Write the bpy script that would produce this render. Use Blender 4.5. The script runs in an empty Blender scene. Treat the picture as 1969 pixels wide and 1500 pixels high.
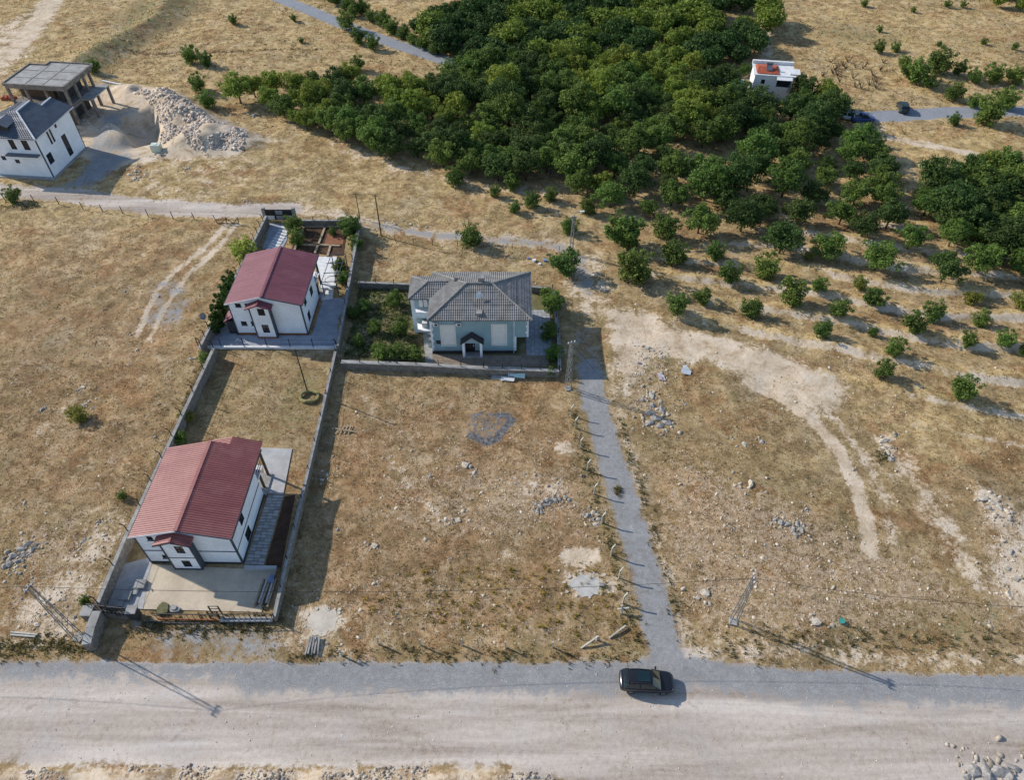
import bpy, math, random
import numpy as np
from mathutils import Vector
R = math.radians
SC = bpy.context.scene
COL = SC.collection
random.seed(7)
rng = np.random.default_rng(11)

# ------------------------------------------------------------------ camera
CAM_H, FOC, CX, CY = 65.0, 1400.0, 984.5, 750.0       # metres above the ground, focal length and centre in photo pixels
PITCH = math.atan(FOC / 1321.0)
cam = bpy.data.cameras.new('camera')
cam.sensor_width = 36.0
cam.lens = 36.0 * FOC / 1969.0
cam.clip_start, cam.clip_end = 0.5, 6000.0
camera = bpy.data.objects.new('camera', cam)
COL.objects.link(camera)
camera.location = (0, 0, CAM_H)
camera.rotation_euler = (math.pi / 2 - PITCH, 0, 0)
SC.camera = camera

# ------------------------------------------------------------------ sky, sun, exposure
SUN_ELEV, SHADOW_AZ = 30.5, -24.5
world = bpy.data.worlds.new('World')
SC.world = world
world.use_nodes = True
wn = world.node_tree
sky = wn.nodes.new('ShaderNodeTexSky')
sky.sky_type = 'NISHITA'
sky.sun_disc = False
sky.sun_elevation = R(SUN_ELEV)
sky.sun_rotation = R(-(90 + SHADOW_AZ))
sky.altitude = 1000
sky.air_density, sky.dust_density, sky.ozone_density = 1.0, 0.6, 1.0
wn.nodes['Background'].inputs[1].default_value = 0.15
wn.links.new(sky.outputs[0], wn.nodes['Background'].inputs[0])
sun = bpy.data.lights.new('sun', 'SUN')
sun.energy, sun.angle, sun.color = 4.1, R(0.53), (1.0, 0.94, 0.85)
sun_ob = bpy.data.objects.new('sun', sun)
COL.objects.link(sun_ob)
_a = R(SHADOW_AZ)
_d = Vector((math.cos(_a) * math.cos(R(SUN_ELEV)), math.sin(_a) * math.cos(R(SUN_ELEV)), -math.sin(R(SUN_ELEV))))
sun_ob.rotation_euler = _d.to_track_quat('-Z', 'Y').to_euler()
SC.view_settings.view_transform = 'Standard'
SC.view_settings.look = 'None'
SC.view_settings.exposure = 0.34
SC.view_settings.gamma = 1.0
SC.view_settings.use_curve_mapping = False
SC.render.engine = 'CYCLES'
SC.cycles.max_bounces = 5
SC.cycles.diffuse_bounces = 2
SC.cycles.glossy_bounces = 2
SC.cycles.transmission_bounces = 2
SC.cycles.transparent_max_bounces = 4
SC.cycles.use_denoising = True
SC.cycles.use_adaptive_sampling = True

# ------------------------------------------------------------------ helpers
_s, _c = math.sin(PITCH), math.cos(PITCH)
def at(px, py, z=0.0):
    """Point of the place at height z that the photograph shows at (px, py)."""
    u, v = (px - CX) / FOC, (py - CY) / FOC
    d = (u, _c - v * _s, -_s - v * _c)
    t = (z - CAM_H) / d[2]
    return (d[0] * t, d[1] * t)
def ppm(px, py):
    a, b = at(px - 5, py), at(px + 5, py)
    return 10.0 / (b[0] - a[0])
def S(r, g, b):
    f = lambda c: c / 12.92 if c <= 0.04045 else ((c + 0.055) / 1.055) ** 2.4
    return (f(r / 255), f(g / 255), f(b / 255))

class N:
    """Small node-tree helper."""
    def __init__(s, name):
        s.m = bpy.data.materials.new(name); s.m.use_nodes = True
        s.t = s.m.node_tree; s.b = s.t.nodes['Principled BSDF']; s.out = s.t.nodes['Material Output']
        s.b.inputs['Specular IOR Level'].default_value = 0.25
    def n(s, k, **kw):
        o = s.t.nodes.new(k)
        for a, v in kw.items(): setattr(o, a, v)
        return o
    def put(s, sock, v):
        if hasattr(v, 'is_output'): s.t.links.new(v, sock)
        else:
            if isinstance(v, tuple) and len(v) == 3 and sock.type == 'RGBA': v = v + (1.0,)
            sock.default_value = v
    def noise(s, co, scale, detail=4, rough=0.55, dist=0.0):
        o = s.n('ShaderNodeTexNoise'); s.put(o.inputs['Vector'], co)
        o.inputs['Scale'].default_value = scale; o.inputs['Detail'].default_value = detail
        o.inputs['Roughness'].default_value = rough; o.inputs['Distortion'].default_value = dist
        return o.outputs['Fac']
    def math(s, op, a, b=0.0, clamp=False):
        o = s.n('ShaderNodeMath', operation=op, use_clamp=clamp); s.put(o.inputs[0], a); s.put(o.inputs[1], b)
        return o.outputs[0]
    def mix(s, fac, a, b, kind='MIX'):
        o = s.n('ShaderNodeMix', data_type='RGBA', blend_type=kind); s.put(o.inputs[0], fac); s.put(o.inputs[6], a); s.put(o.inputs[7], b)
        return o.outputs[2]
    def ramp(s, fac, stops):
        o = s.n('ShaderNodeValToRGB'); e = o.color_ramp.elements
        while len(e) < len(stops): e.new(0.5)
        for q, (p, c) in zip(e, stops): q.position = p; q.color = tuple(c) + (1.0,)
        s.put(o.inputs[0], fac); return o.outputs[0]
    def step(s, v, lo, hi):
        o = s.n('ShaderNodeMapRange', interpolation_type='SMOOTHSTEP'); s.put(o.inputs[0], v)
        o.inputs[1].default_value, o.inputs[2].default_value = lo, hi
        return o.outputs[0]
    def attr(s, name):
        o = s.n('ShaderNodeAttribute', attribute_name=name); return o
    def bump(s, h, strength, dist):
        o = s.n('ShaderNodeBump'); s.put(o.inputs['Height'], h)
        o.inputs['Strength'].default_value = strength; o.inputs['Distance'].default_value = dist
        s.t.links.new(o.outputs[0], s.b.inputs['Normal']); return o
    def pos(s): return s.n('ShaderNodeNewGeometry').outputs['Position']
    def obj(s): return s.n('ShaderNodeTexCoord').outputs['Object']

_mats = {}
def pm(name, c1, c2=None, scale=1.5, rough=0.8, bump=0.0, bscale=20, bdist=0.02, metal=0.0, spec=0.25, speck=None, world=True):
    """Plain weathered surface: two colours mixed by noise, optional fine speckle and relief."""
    if name in _mats: return _mats[name]
    k = N(name); co = k.pos() if world else k.obj()
    c2 = c2 or tuple(x * 0.8 for x in c1)
    a = k.noise(co, scale, 5, 0.6); f = k.step(a, 0.32, 0.68)
    col = k.mix(f, c1, c2)
    fine = k.noise(co, scale * 9, 3, 0.6)
    col = k.mix(k.step(fine, 0.2, 0.8), k.mix(0.12, col, (0.02, 0.02, 0.02)), col)
    if speck: col = k.mix(k.step(k.noise(co, scale * 30, 2), 0.58, 0.68), col, speck)
    k.put(k.b.inputs['Base Color'], col)
    k.b.inputs['Roughness'].default_value = rough; k.b.inputs['Metallic'].default_value = metal
    k.b.inputs['Specular IOR Level'].default_value = spec
    if bump: k.bump(k.noise(co, bscale, 4, 0.6), bump, bdist)
    _mats[name] = k.m; return k.m

class MB:
    """Collects faces, builds them as one mesh object."""
    def __init__(s): s.v = []; s.f = []
    def add(s, vs, fs):
        n = len(s.v); s.v += [tuple(p) for p in vs]; s.f += [tuple(i + n for i in f) for f in fs]; return s
    def box(s, x0, x1, y0, y1, z0, z1):
        return s.add([(x0,y0,z0),(x1,y0,z0),(x1,y1,z0),(x0,y1,z0),(x0,y0,z1),(x1,y0,z1),(x1,y1,z1),(x0,y1,z1)],
                     [(3,2,1,0),(4,5,6,7),(0,1,5,4),(1,2,6,5),(2,3,7,6),(3,0,4,7)])
    def bar(s, p, q, w, h=None, up=(0, 0, 1)):
        p, q = Vector(p), Vector(q); d = (q - p)
        if d.length < 1e-6: return s
        d.normalize(); u = Vector(up)
        if abs(d.dot(u)) > 0.98: u = Vector((1, 0, 0))
        sx = d.cross(u).normalized() * (w / 2); sy = sx.cross(d).normalized() * ((h or w) / 2)
        return s.add([p-sx-sy, p+sx-sy, p+sx+sy, p-sx+sy, q-sx-sy, q+sx-sy, q+sx+sy, q-sx+sy],
                     [(3,2,1,0),(4,5,6,7),(0,1,5,4),(1,2,6,5),(2,3,7,6),(3,0,4,7)])
    def tube(s, pts, rad, n=6, cap=True):
        pts = [Vector(p) for p in pts]; rings = []; base = len(s.v)
        for i, p in enumerate(pts):
            d = (pts[min(i+1, len(pts)-1)] - pts[max(i-1, 0)]).normalized()
            u = Vector((0, 0, 1)) if abs(d.z) < 0.9 else Vector((1, 0, 0))
            a = d.cross(u).normalized(); b = d.cross(a).normalized()
            r = rad[i] if isinstance(rad, (list, tuple)) else rad
            for k in range(n):
                t = 2 * math.pi * k / n; s.v.append(tuple(p + a * (r * math.cos(t)) + b * (r * math.sin(t))))
        for i in range(len(pts) - 1):
            for k in range(n):
                k2 = (k + 1) % n; s.f.append((base+i*n+k, base+i*n+k2, base+(i+1)*n+k2, base+(i+1)*n+k))
        if cap:
            s.f.append(tuple(base + k for k in range(n))[::-1]); s.f.append(tuple(base + (len(pts)-1)*n + k for k in range(n)))
        return s
    def prism(s, pts, z0, z1):
        n = len(pts); 
        if sum(pts[i][0]*pts[(i+1)%n][1]-pts[(i+1)%n][0]*pts[i][1] for i in range(n)) < 0: pts = pts[::-1]
        vs = [(p[0], p[1], z0) for p in pts] + [(p[0], p[1], z1) for p in pts]
        return s.add(vs, [tuple(range(n))[::-1], tuple(range(n, 2*n))] + [(i, (i+1)%n, n+(i+1)%n, n+i) for i in range(n)])
    def slab(s, pts, th):
        """Flat polygon of 3-D points thickened downwards."""
        n = len(pts); vs = [tuple(p) for p in pts] + [(p[0], p[1], p[2]-th) for p in pts]
        return s.add(vs, [tuple(range(n)), tuple(range(n, 2*n))[::-1]] + [((i+1)%n, i, n+i, n+(i+1)%n) for i in range(n)])
    def rot(s, rz, off=(0, 0, 0)):
        c, q = math.cos(rz), math.sin(rz)
        s.v = [(x*c - y*q + off[0], x*q + y*c + off[1], z + off[2]) for x, y, z in s.v]; return s
    def mesh(s, name, smooth=False):
        me = bpy.data.meshes.new(name); me.from_pydata(s.v, [], s.f); me.validate(); me.update()
        if smooth: me.shade_smooth()
        return me
    def build(s, name, mat, parent=None, loc=None, rz=0, smooth=False):
        me = s.mesh(name, smooth); me.materials.append(mat)
        return link(name, me, parent, loc, rz)
def link(name, me, parent=None, loc=None, rz=0):
    o = bpy.data.objects.new(name, me); COL.objects.link(o)
    if parent is not None: o.parent = parent
    if loc is not None: o.location = loc
    if rz: o.rotation_euler = (0, 0, rz)
    return o
def tag(o, label, cat, group=None, kind=None):
    if label: o['label'] = label
    if cat: o['category'] = cat
    if group: o['group'] = group
    if kind: o['kind'] = kind
    return o
def thing(name, label, cat, loc=(0, 0, 0), rz=0, group=None):
    o = bpy.data.objects.new(name, None); COL.objects.link(o); o.empty_display_size = 0.3
    o.location = loc; o.rotation_euler = (0, 0, rz)
    return tag(o, label, cat, group)
def copy_tree(o, parent=None):
    c = o.copy(); COL.objects.link(c); c.parent = parent
    for ch in [x for x in o.children]: copy_tree(ch, c)
    return c
ORD = ('first second third fourth fifth sixth seventh eighth ninth tenth eleventh twelfth thirteenth fourteenth fifteenth sixteenth seventeenth '
       'eighteenth nineteenth twentieth').split()
ORD += ['twenty-' + w for w in ORD[:9]] + ['thirtieth'] + ['thirty-' + w for w in ORD[:9]] + ['fortieth'] + ['forty-' + w for w in ORD[:9]] + ['fiftieth']

# ------------------------------------------------------------------ noise and plan-shape masks on the ground
_lat = np.random.default_rng(5).random((256, 256))
def vn(X, Y, sc, ox=0.0):
    x, y = X / sc + ox, Y / sc + ox * 1.7
    xi, yi = np.floor(x).astype(int), np.floor(y).astype(int)
    fx, fy = x - xi, y - yi; fx = fx*fx*(3-2*fx); fy = fy*fy*(3-2*fy)
    g = lambda i, j: _lat[i & 255, j & 255]
    return (g(xi,yi)*(1-fx)+g(xi+1,yi)*fx)*(1-fy) + (g(xi,yi+1)*(1-fx)+g(xi+1,yi+1)*fx)*fy
def seg_dist(X, Y, pts, closed=False):
    d = np.full(X.shape, 1e9); n = len(pts)
    for i in range(n if closed else n - 1):
        (ax, ay), (bx, by) = pts[i], pts[(i+1) % n]; vx, vy = bx-ax, by-ay; L = vx*vx+vy*vy or 1e-9
        t = np.clip(((X-ax)*vx + (Y-ay)*vy) / L, 0, 1); d = np.minimum(d, np.hypot(X-ax-t*vx, Y-ay-t*vy))
    return d
def inside(X, Y, pts):
    r = np.zeros(X.shape, bool); n = len(pts)
    for i in range(n):
        (ax, ay), (bx, by) = pts[i], pts[(i+1) % n]
        if ay == by: continue
        r ^= ((ay > Y) != (by > Y)) & (X < (bx-ax)*(Y-ay)/(by-ay) + ax)
    return r
def sm(v, a, b):
    t = np.clip((v - a) / (b - a), 0, 1); return t*t*(3-2*t)
def W(pts): return [at(*p) for p in pts]
def pmask(X, Y, pts, feather, world=False):
    pts = pts if world else W(pts)
    xs = [p[0] for p in pts]; ys = [p[1] for p in pts]; m = np.zeros(X.shape)
    k = (X > min(xs)-feather) & (X < max(xs)+feather) & (Y > min(ys)-feather) & (Y < max(ys)+feather)
    if k.any():
        x, y = X[k], Y[k]; d = seg_dist(x, y, pts, True); d = np.where(inside(x, y, pts), d, -d); m[k] = sm(d, -feather, feather)
    return m
def lmask(X, Y, pts, half, feather, world=False):
    pts = pts if world else W(pts); r = half + feather
    xs = [p[0] for p in pts]; ys = [p[1] for p in pts]; m = np.zeros(X.shape)
    k = (X > min(xs)-r) & (X < max(xs)+r) & (Y > min(ys)-r) & (Y < max(ys)+r)
    if k.any(): m[k] = 1 - sm(seg_dist(X[k], Y[k], pts), half - feather, half + feather)
    return m
# ------------------------------------------------------------------ the ground: plan of the place
ROAD_EDGE = [(-400, 26.6), (-46, 27.6), (-30, 27.3), (-15, 27.4), (0, 27.3), (11, 27.4), (13, 28), (18, 27.6), (24, 26.8), (40, 26.2), (400, 25)]
LANE = [(1128, 560), (1126, 640), (1132, 700), (1142, 770), (1166, 850), (1196, 950), (1227, 1050), (1256, 1150), (1282, 1270)]
TRACK = [(-200, 352), (0, 366), (150, 376), (240, 392), (330, 401), (440, 406), (560, 402)]
TRACK_E = [(560, 402), (640, 410), (720, 432), (830, 452), (950, 462), (1060, 470), (1110, 490), (1135, 560)]
ASPHALT_N = [(470, -40), (545, 0), (590, 17), (640, 38), (700, 62), (760, 84), (820, 104), (880, 124)]
ASPHALT_E = [(1560, 212), (1620, 218), (1660, 225), (1720, 223), (1800, 217), (1880, 214), (1990, 213), (2200, 215)]
PATH_E = [(1650, 240), (1690, 262), (1760, 274), (1860, 294), (1969, 315), (2100, 345)]
PATH_NW = [(-60, 160), (0, 112), (40, 78), (75, 40), (100, 0), (120, -60)]
LOT_A = [(190, 1170), (412, 672), (645, 672), (528, 1190)]
LOT_B = [(385, 668), (512, 412), (690, 422), (645, 668)]
LOT_C = [(655, 698), (690, 545), (1062, 555), (1078, 715)]
PIT = [(208, 236), (250, 226), (292, 214), (303, 240), (298, 268), (262, 276), (236, 252)]
RIDGE = [(225, 172), (262, 170), (335, 186), (380, 210), (415, 235), (490, 262), (495, 284), (420, 292), (330, 292), (318, 262), (314, 222), (290, 200), (240, 190)]
HEAP = [(196, 262), (214, 236), (240, 240), (258, 272), (230, 282), (204, 278)]
FLATS = [LOT_A, LOT_B, LOT_C, [(0, 345), (0, 190), (130, 190), (170, 285), (110, 350)], [(-60, 225), (-60, 110), (180, 110), (200, 215)]]

def road_y(X): return np.interp(X, [p[0] for p in ROAD_EDGE], [p[1] for p in ROAD_EDGE])
def road_low(X): return np.interp(X, [-400, -44, -20, 0, 3, 8, 400], [17.6, 18.7, 18.4, 18.5, 17.6, 16.4, 15.8])
def flat_mask(X, Y):
    m = sm(road_y(X) - Y, -2.5, 0.5) * sm(Y, 15, 18)
    for q in FLATS: m = np.maximum(m, pmask(X, Y, q, 1.5))
    for q, w in ((LANE, 2.4), (TRACK, 2.6), (TRACK_E, 1.5), (ASPHALT_N, 2.8), (ASPHALT_E, 3.0)): m = np.maximum(m, lmask(X, Y, q, w, 1.5))
    return m
def height(X, Y):
    X, Y = np.asarray(X, float), np.asarray(Y, float)
    n = (vn(X, Y, 13, 3.1) - 0.5) * 0.55 + (vn(X, Y, 5, 9.7) - 0.5) * 0.28 + (vn(X, Y, 1.6, 1.3) - 0.5) * 0.13
    # terrace steps across the orchard slope
    t = (Y * 0.97 + X * 0.24) / 5.2 + vn(X, Y, 16, 5.5) * 0.8
    fr = t - np.floor(t); ter = sm(fr, 0.0, 0.25) - fr
    tm = pmask(X, Y, [(1230, 520), (1560, 420), (2100, 420), (2100, 800), (1700, 760), (1300, 620)], 6)
    h = n + ter * 0.85 * tm
    h = h * (1 - flat_mask(X, Y))
    h += 2.2 * lmask(X, Y, [(150, 128), (230, 85), (300, 45), (330, 5)], 2.5, 5.0)
    h += -2.6 * pmask(X, Y, PIT, 1.4) + (1.5 + 2.0 * (vn(X, Y, 4.5, 4.4) - 0.5) + .8 * (vn(X, Y, 1.7, 6.4) - 0.5)) * pmask(X, Y, RIDGE, 2.4) + 1.5 * pmask(X, Y, HEAP, 1.8)
    h += (vn(X, Y, 0.9, 2.2) - 0.5) * 0.35 * pmask(X, Y, RIDGE, 1.5)
    h += 0.5 * lmask(X, Y, [(-60, 17.2), (1, 17.2)], 1.0, 1.0, True) * (0.5 + vn(X, Y, 2.0, 7.7))
    return h
def gz(x, y): return float(height(np.array([x]), np.array([y]))[0])
def on(px, py):
    x, y = at(px, py); return (x, y, gz(x, y))

def masks(X, Y):
    """Where the soil, gravel, stones and kinds of grass lie (0..1 each)."""
    Z = np.zeros(X.shape); M = {}
    road = sm(road_y(X) - Y, -0.4, 0.4) * sm(Y - road_low(X), -0.7, 0.7)
    # grey gravel: upper strip of the road, the lane
    g = sm(road_y(X) - Y, -0.5, 0.6) * (1 - sm(road_y(X) - Y, 1.2, 4.4))*1.05 * (1 - 0.75 * lmask(X, Y, [(-60, 24.4), (-26, 24.2)], 2, 1.5, True))
    g = np.maximum(g, 0.95 * lmask(X, Y, LANE[1:], 1.65, 0.8) * (1 - 0.6*sm(Y, 62, 70)))
    g = np.maximum(g, 0.62 * lmask(X, Y, TRACK_E[2:], 1.1, 1.0))
    g = np.maximum(g, pmask(X, Y, [(260, 1190), (540, 1195), (560, 1275), (300, 1275)], 2.2) * 0.62)
    g = np.maximum(g, pmask(X, Y, [(150, 345), (190, 285), (262, 300), (180, 360), (110, 358)], 2.0) * 0.95)
    g = np.maximum(g, pmask(X, Y, [(270, 620), (285, 540), (350, 530), (370, 590), (330, 640)], 1.5) * 0.5)
    g = np.maximum(g, pmask(X, Y, [(160, 290), (205, 215), (262, 214), (200, 250), (270, 285), (190, 310)], 2.0) * 0.7)
    g = np.maximum(g, pmask(X, Y, [(390, 205), (500, 262), (505, 290), (430, 285)], 2.5) * 0.6)
    ring = W([(893, 818), (905, 800), (935, 796), (980, 800), (985, 806), (955, 845), (935, 852), (905, 838), (893, 818)])
    M['ash'] = np.maximum(lmask(X, Y, ring, 0.55, 0.5, True) * (.35 + .75*vn(X, Y, 1.5, 2.7)), .5*pmask(X, Y, ring[:-1], .8, True))
    M['gravel'] = g
    d = Z.copy()
    for q, f, a in (([(1160, 590), (1240, 600), (1330, 640), (1480, 670), (1640, 738), (1600, 800), (1520, 775), (1380, 700), (1250, 690), (1205, 760), (1180, 700)], 2.0, 1.0),
                    ([(1070, 480), (1150, 485), (1180, 560), (1160, 620), (1110, 600), (1080, 540)], 1.8, 0.62),
                    ([(1480, 740), (1560, 760), (1610, 800), (1590, 805), (1510, 790)], 0.8, 0.7),
                    ([(1072, 1062), (1105, 1050), (1150, 1055), (1165, 1078), (1120, 1096), (1085, 1090)], 0.5, 0.9),
                    ([(575, 1180), (630, 1160), (670, 1195), (640, 1230), (590, 1225)], 0.8, 0.85), ([(1075, 1105), (1130, 1095), (1185, 1115), (1190, 1140), (1110, 1150)], 0.8, 0.85),
                    ([(1070, 850), (1095, 850), (1108, 868), (1080, 876), (1062, 868)], 0.5, 0.8),
                    ([(1000, 920), (1080, 915), (1100, 935), (1060, 960), (1000, 965), (985, 945)], 1.2, 0.6),
                    ([(0, 1190), (60, 1130), (140, 1060), (180, 990), (250, 1000), (190, 1140), (160, 1230), (60, 1260), (0, 1265)], 3.0, 0.62),
                    ([(500, 1195), (600, 1200), (700, 1270), (450, 1275)], 1.8, 0.5),
                    ([(1290, 1240), (1420, 1230), (1700, 1250), (2000, 1255), (2000, 1285), (1290, 1285)], 1.2, 0.6),
                    ([(1910, 960), (2000, 980), (2000, 1200), (1930, 1160), (1900, 1080)], 2.0, 0.7),
                    ([(1680, 840), (1720, 840), (1830, 980), (1880, 1100), (1850, 1150), (1780, 1000), (1690, 880)], 1.6, 0.55),
                    ([(150, 200), (210, 160), (340, 180), (430, 235), (525, 272), (450, 305), (300, 310), (200, 335), (150, 300)], 2.5, 1.0),
                    ([(370, 305), (470, 300), (520, 330), (430, 385), (330, 392), (240, 375), (280, 330)], 3, 0.35),
                    ([(-40, 60), (60, 20), (60, 100), (20, 140), (-40, 200)], 3, 0.7),
                    ([(1650, 240), (1700, 240), (1690, 290), (1650, 280)], 2, 0.6)):
        d = np.maximum(d, a * pmask(X, Y, q, f))
    for q, w, f, a in ((([(1440, 735), (1500, 765), (1560, 805), (1600, 850), (1640, 920), (1665, 1000), (1675, 1060)]), 0.9, 0.4, 1.05),
                       (PATH_E, 1.1, 0.6, 1.0), (PATH_NW, 3.0, 1.2, 0.95), (TRACK_E, 1.5, 1.2, 0.7),
                       ([(455, 436), (420, 475), (360, 530), (310, 600), (285, 650)], 0.5, 0.5, 1.0), ([(437, 434), (400, 470), (340, 520), (300, 560), (262, 640)], 0.5, 0.5, 1.0), ([(1490, 735), (1560, 765), (1612, 815), (1660, 880), (1700, 960), (1720, 1040)], 0.7, 0.8, 0.7), ([(1690, 850), (1760, 930), (1830, 1020), (1880, 1120)], 1.0, 1.2, 0.75), ([(1900, 960), (1940, 1040), (1969, 1160)], 1.2, 1.2, 0.85), ([(700, 760), (760, 900), (850, 1000), (1000, 1080)], 0.4, 0.7, 0.45), ([(0, 900), (110, 800), (250, 640)], 0.4, 0.6, 0.4),
                       ([(1172, 690), (1185, 780), (1215, 880), (1250, 1000), (1290, 1130), (1320, 1230)], 0.7, 0.8, 0.55),
                       ([(1480, 0), (1478, 60), (1475, 120)], 1.3, 1.0, 0.6), ([(640, 275), (760, 320), (900, 350), (1060, 372)], 1.6, 1.8, 0.5)):
        d = np.maximum(d, a * lmask(X, Y, q, w, f))
    t_ = (Y * 0.97 + X * 0.24) / 5.2 + vn(X, Y, 16, 5.5) * 0.8; f_ = t_ - np.floor(t_)
    tm_ = pmask(X, Y, [(1230, 500), (1560, 400), (2100, 400), (2100, 980), (1700, 780), (1300, 620)], 6)
    d = np.maximum(d, .85 * tm_ * (1 - sm(np.abs(f_ - .12), .05, .15)) * sm(vn(X, Y, 7, 8.8), .15, .5))
    M['dirt'] = d
    M['road'] = np.maximum(road, np.maximum(lmask(X, Y, TRACK, 2.1, 0.7) * 0.9, lmask(X, Y, [(1290, 1240), (1340, 1290)], 1.2, 1) * 0.7))
    M['asphalt'] = np.maximum(lmask(X, Y, ASPHALT_N, 2.0, 0.25), lmask(X, Y, ASPHALT_E, 2.2, 0.25))
    st = 0.22 + 0.35 * vn(X, Y, 9, 6.1)
    for q, f, a in ((RIDGE, 2.0, 1.0), ([(0, 1000), (230, 980), (190, 1160), (150, 1260), (0, 1250)], 4, 0.8), ([(60, 740), (180, 730), (220, 820), (80, 850)], 3, 0.6),
                    ([(740, 880), (1110, 890), (1140, 1010), (820, 1060), (720, 1000)], 3, 0.8), ([(1280, 860), (1520, 960), (1760, 1060), (1900, 1160), (1700, 1240), (1340, 1240), (1250, 1050)], 4, 0.95),
                    ([(1880, 940), (2000, 980), (2000, 1240), (1880, 1150)], 3, 1.0), ([(1170, 640), (1300, 660), (1290, 880), (1210, 800)], 2, 0.8),
                    ([(560, 1180), (640, 1180), (640, 1260), (540, 1260)], 1.5, 0.9), ([(1140, 930), (1170, 960), (1180, 1010), (1120, 1010)], 1.5, 0.6), ([(640, 1090), (900, 1080), (1200, 1200), (1200, 1255), (640, 1265)], 3, 0.6),
                    ([(700, 480), (800, 470), (1060, 480), (1050, 530), (700, 525)], 2, 0.6)):
        st = np.maximum(st, a * pmask(X, Y, q, f))
    st = np.maximum(st, lmask(X, Y, [(-60, 17.2), (2, 17.2)], 1.4, 0.8, True))
    M['stony'] = st; low = lmask(X, Y, [(-60, 17.0), (3, 17.0)], 1.6, 0.7, True); M['dirt'] = np.maximum(M['dirt'], .62*low*(.5 + vn(X, Y, 1.3, 5.1)))
    gr = 0.10 + 0 * X
    for q, f, a in ((LOT_C, 0.6, 1.0), ([(560, 690), (640, 690), (600, 860), (480, 850), (520, 790)], 2, 0.5), ([(1560, 1140), (1969, 1130), (1969, 1260), (1500, 1240)], 3, 0.45),
                    ([(120, 130), (200, 60), (260, 0), (400, 0), (340, 50), (210, 135)], 5, 0.75), ([(1560, 30), (1760, 60), (1760, 100), (1600, 90), (1540, 60)], 8, 0.6), ([(1800, 60), (2000, 70), (2000, 110), (1800, 110)], 6, 0.45),
                    ([(30, 560), (150, 520), (220, 700), (60, 760)], 5, 0.3), ([(1390, 780), (1500, 850), (1560, 930), (1460, 1000), (1360, 900)], 4, 0.3), ([(1190, 680), (1270, 700), (1260, 790), (1210, 770)], 2, 0.5),
                    ([(1390, 20), (1470, 20), (1470, 60), (1380, 60)], 3, 0.5)):
        gr = np.maximum(gr, a * pmask(X, Y, q, f))
    for q, w in (([(1188, 800), (1215, 880), (1250, 1000), (1290, 1130), (1320, 1240)], 0.5), ([(1102, 790), (1125, 880), (1160, 1000), (1195, 1120), (1232, 1250)], 0.6), ([(0, 1240), (160, 1245)], 0.9), ([(640, 1268), (1220, 1268)], 0.45)):
        gr = np.maximum(gr, 0.55 * lmask(X, Y, q, w, 0.8))
    M['green'] = gr
    sw = sm(Y, 62, 110) * 0.55
    t = (Y * 0.97 + X * 0.24) / 5.2 + vn(X, Y, 16, 5.5) * 0.8
    band = 0.5 + 0.5 * np.sin(t * 6.283)
    tm = pmask(X, Y, [(1230, 500), (1560, 400), (2100, 400), (2100, 980), (1700, 780), (1300, 620)], 6)
    sw = np.maximum(sw * (1 - .6*tm), tm * (0.02 + 1.05 * band))
    for q, f, a in (([(1650, 780), (1969, 740), (1969, 900), (1800, 900)], 6, 0.7), ([(230, 340), (500, 300), (700, 350), (900, 400), (700, 430), (400, 400)], 5, 0.55), ([(1680, 250), (1969, 220), (1969, 330), (1750, 340)], 5, 0.9),
                    ([(1500, 0), (1969, 20), (1969, 210), (1600, 200)], 8, 0.8), ([(640, 0), (870, 0), (850, 60), (700, 50)], 5, 1.0)):
        sw = np.maximum(sw, a * pmask(X, Y, q, f))
    M['straw'] = sw
    rd = 0.32 * sm(-Y, -75, -45) + 0 * X
    pass
    for q, f, a in (([(660, 720), (1090, 740), (1200, 1100), (1230, 1250), (640, 1250), (600, 1000)], 4, 0.62), ([(0, 420), (380, 440), (330, 840), (240, 1000), (0, 1000)], 6, 0.66), ([(1250, 860), (1500, 960), (1480, 1200), (1330, 1200)], 5, 0.5)):
        rd = np.maximum(rd, a * pmask(X, Y, q, f))
    f_ = t - np.floor(t); M['rust'] = np.maximum(rd, 1.1 * tm * (1 - sm(np.abs(f_ - .38), .10, .22)))
    return M

def axis(parts):
    out = [parts[0][0]]
    for a, b, s0, s1 in parts:
        x = a
        while x < b - 1e-6:
            t = (x - a) / (b - a); x += s0 + (s1 - s0) * t; out.append(min(x, b))
    return np.unique(np.round(np.array(out), 4))
xs_r = axis([(0, 48, .42, .42), (48, 150, .45, 1.3), (150, 420, 4, 30), (420, 2500, 100, 500)])
XS = np.concatenate([-xs_r[:0:-1], xs_r])
YS = np.concatenate([axis([(-600, 0, 120, 10), (0, 13, 3, .6)])[:-1], axis([(13, 80, .4, .42), (80, 205, .45, 1.2), (205, 420, 3, 25), (420, 3000, 80, 500)])])
GX, GY = np.meshgrid(XS, YS)
GZ = height(GX, GY)
far = sm(np.hypot(GX, GY - 100), 200, 900)
GZ = GZ * (1 - far)
MK = masks(GX, GY)

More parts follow.
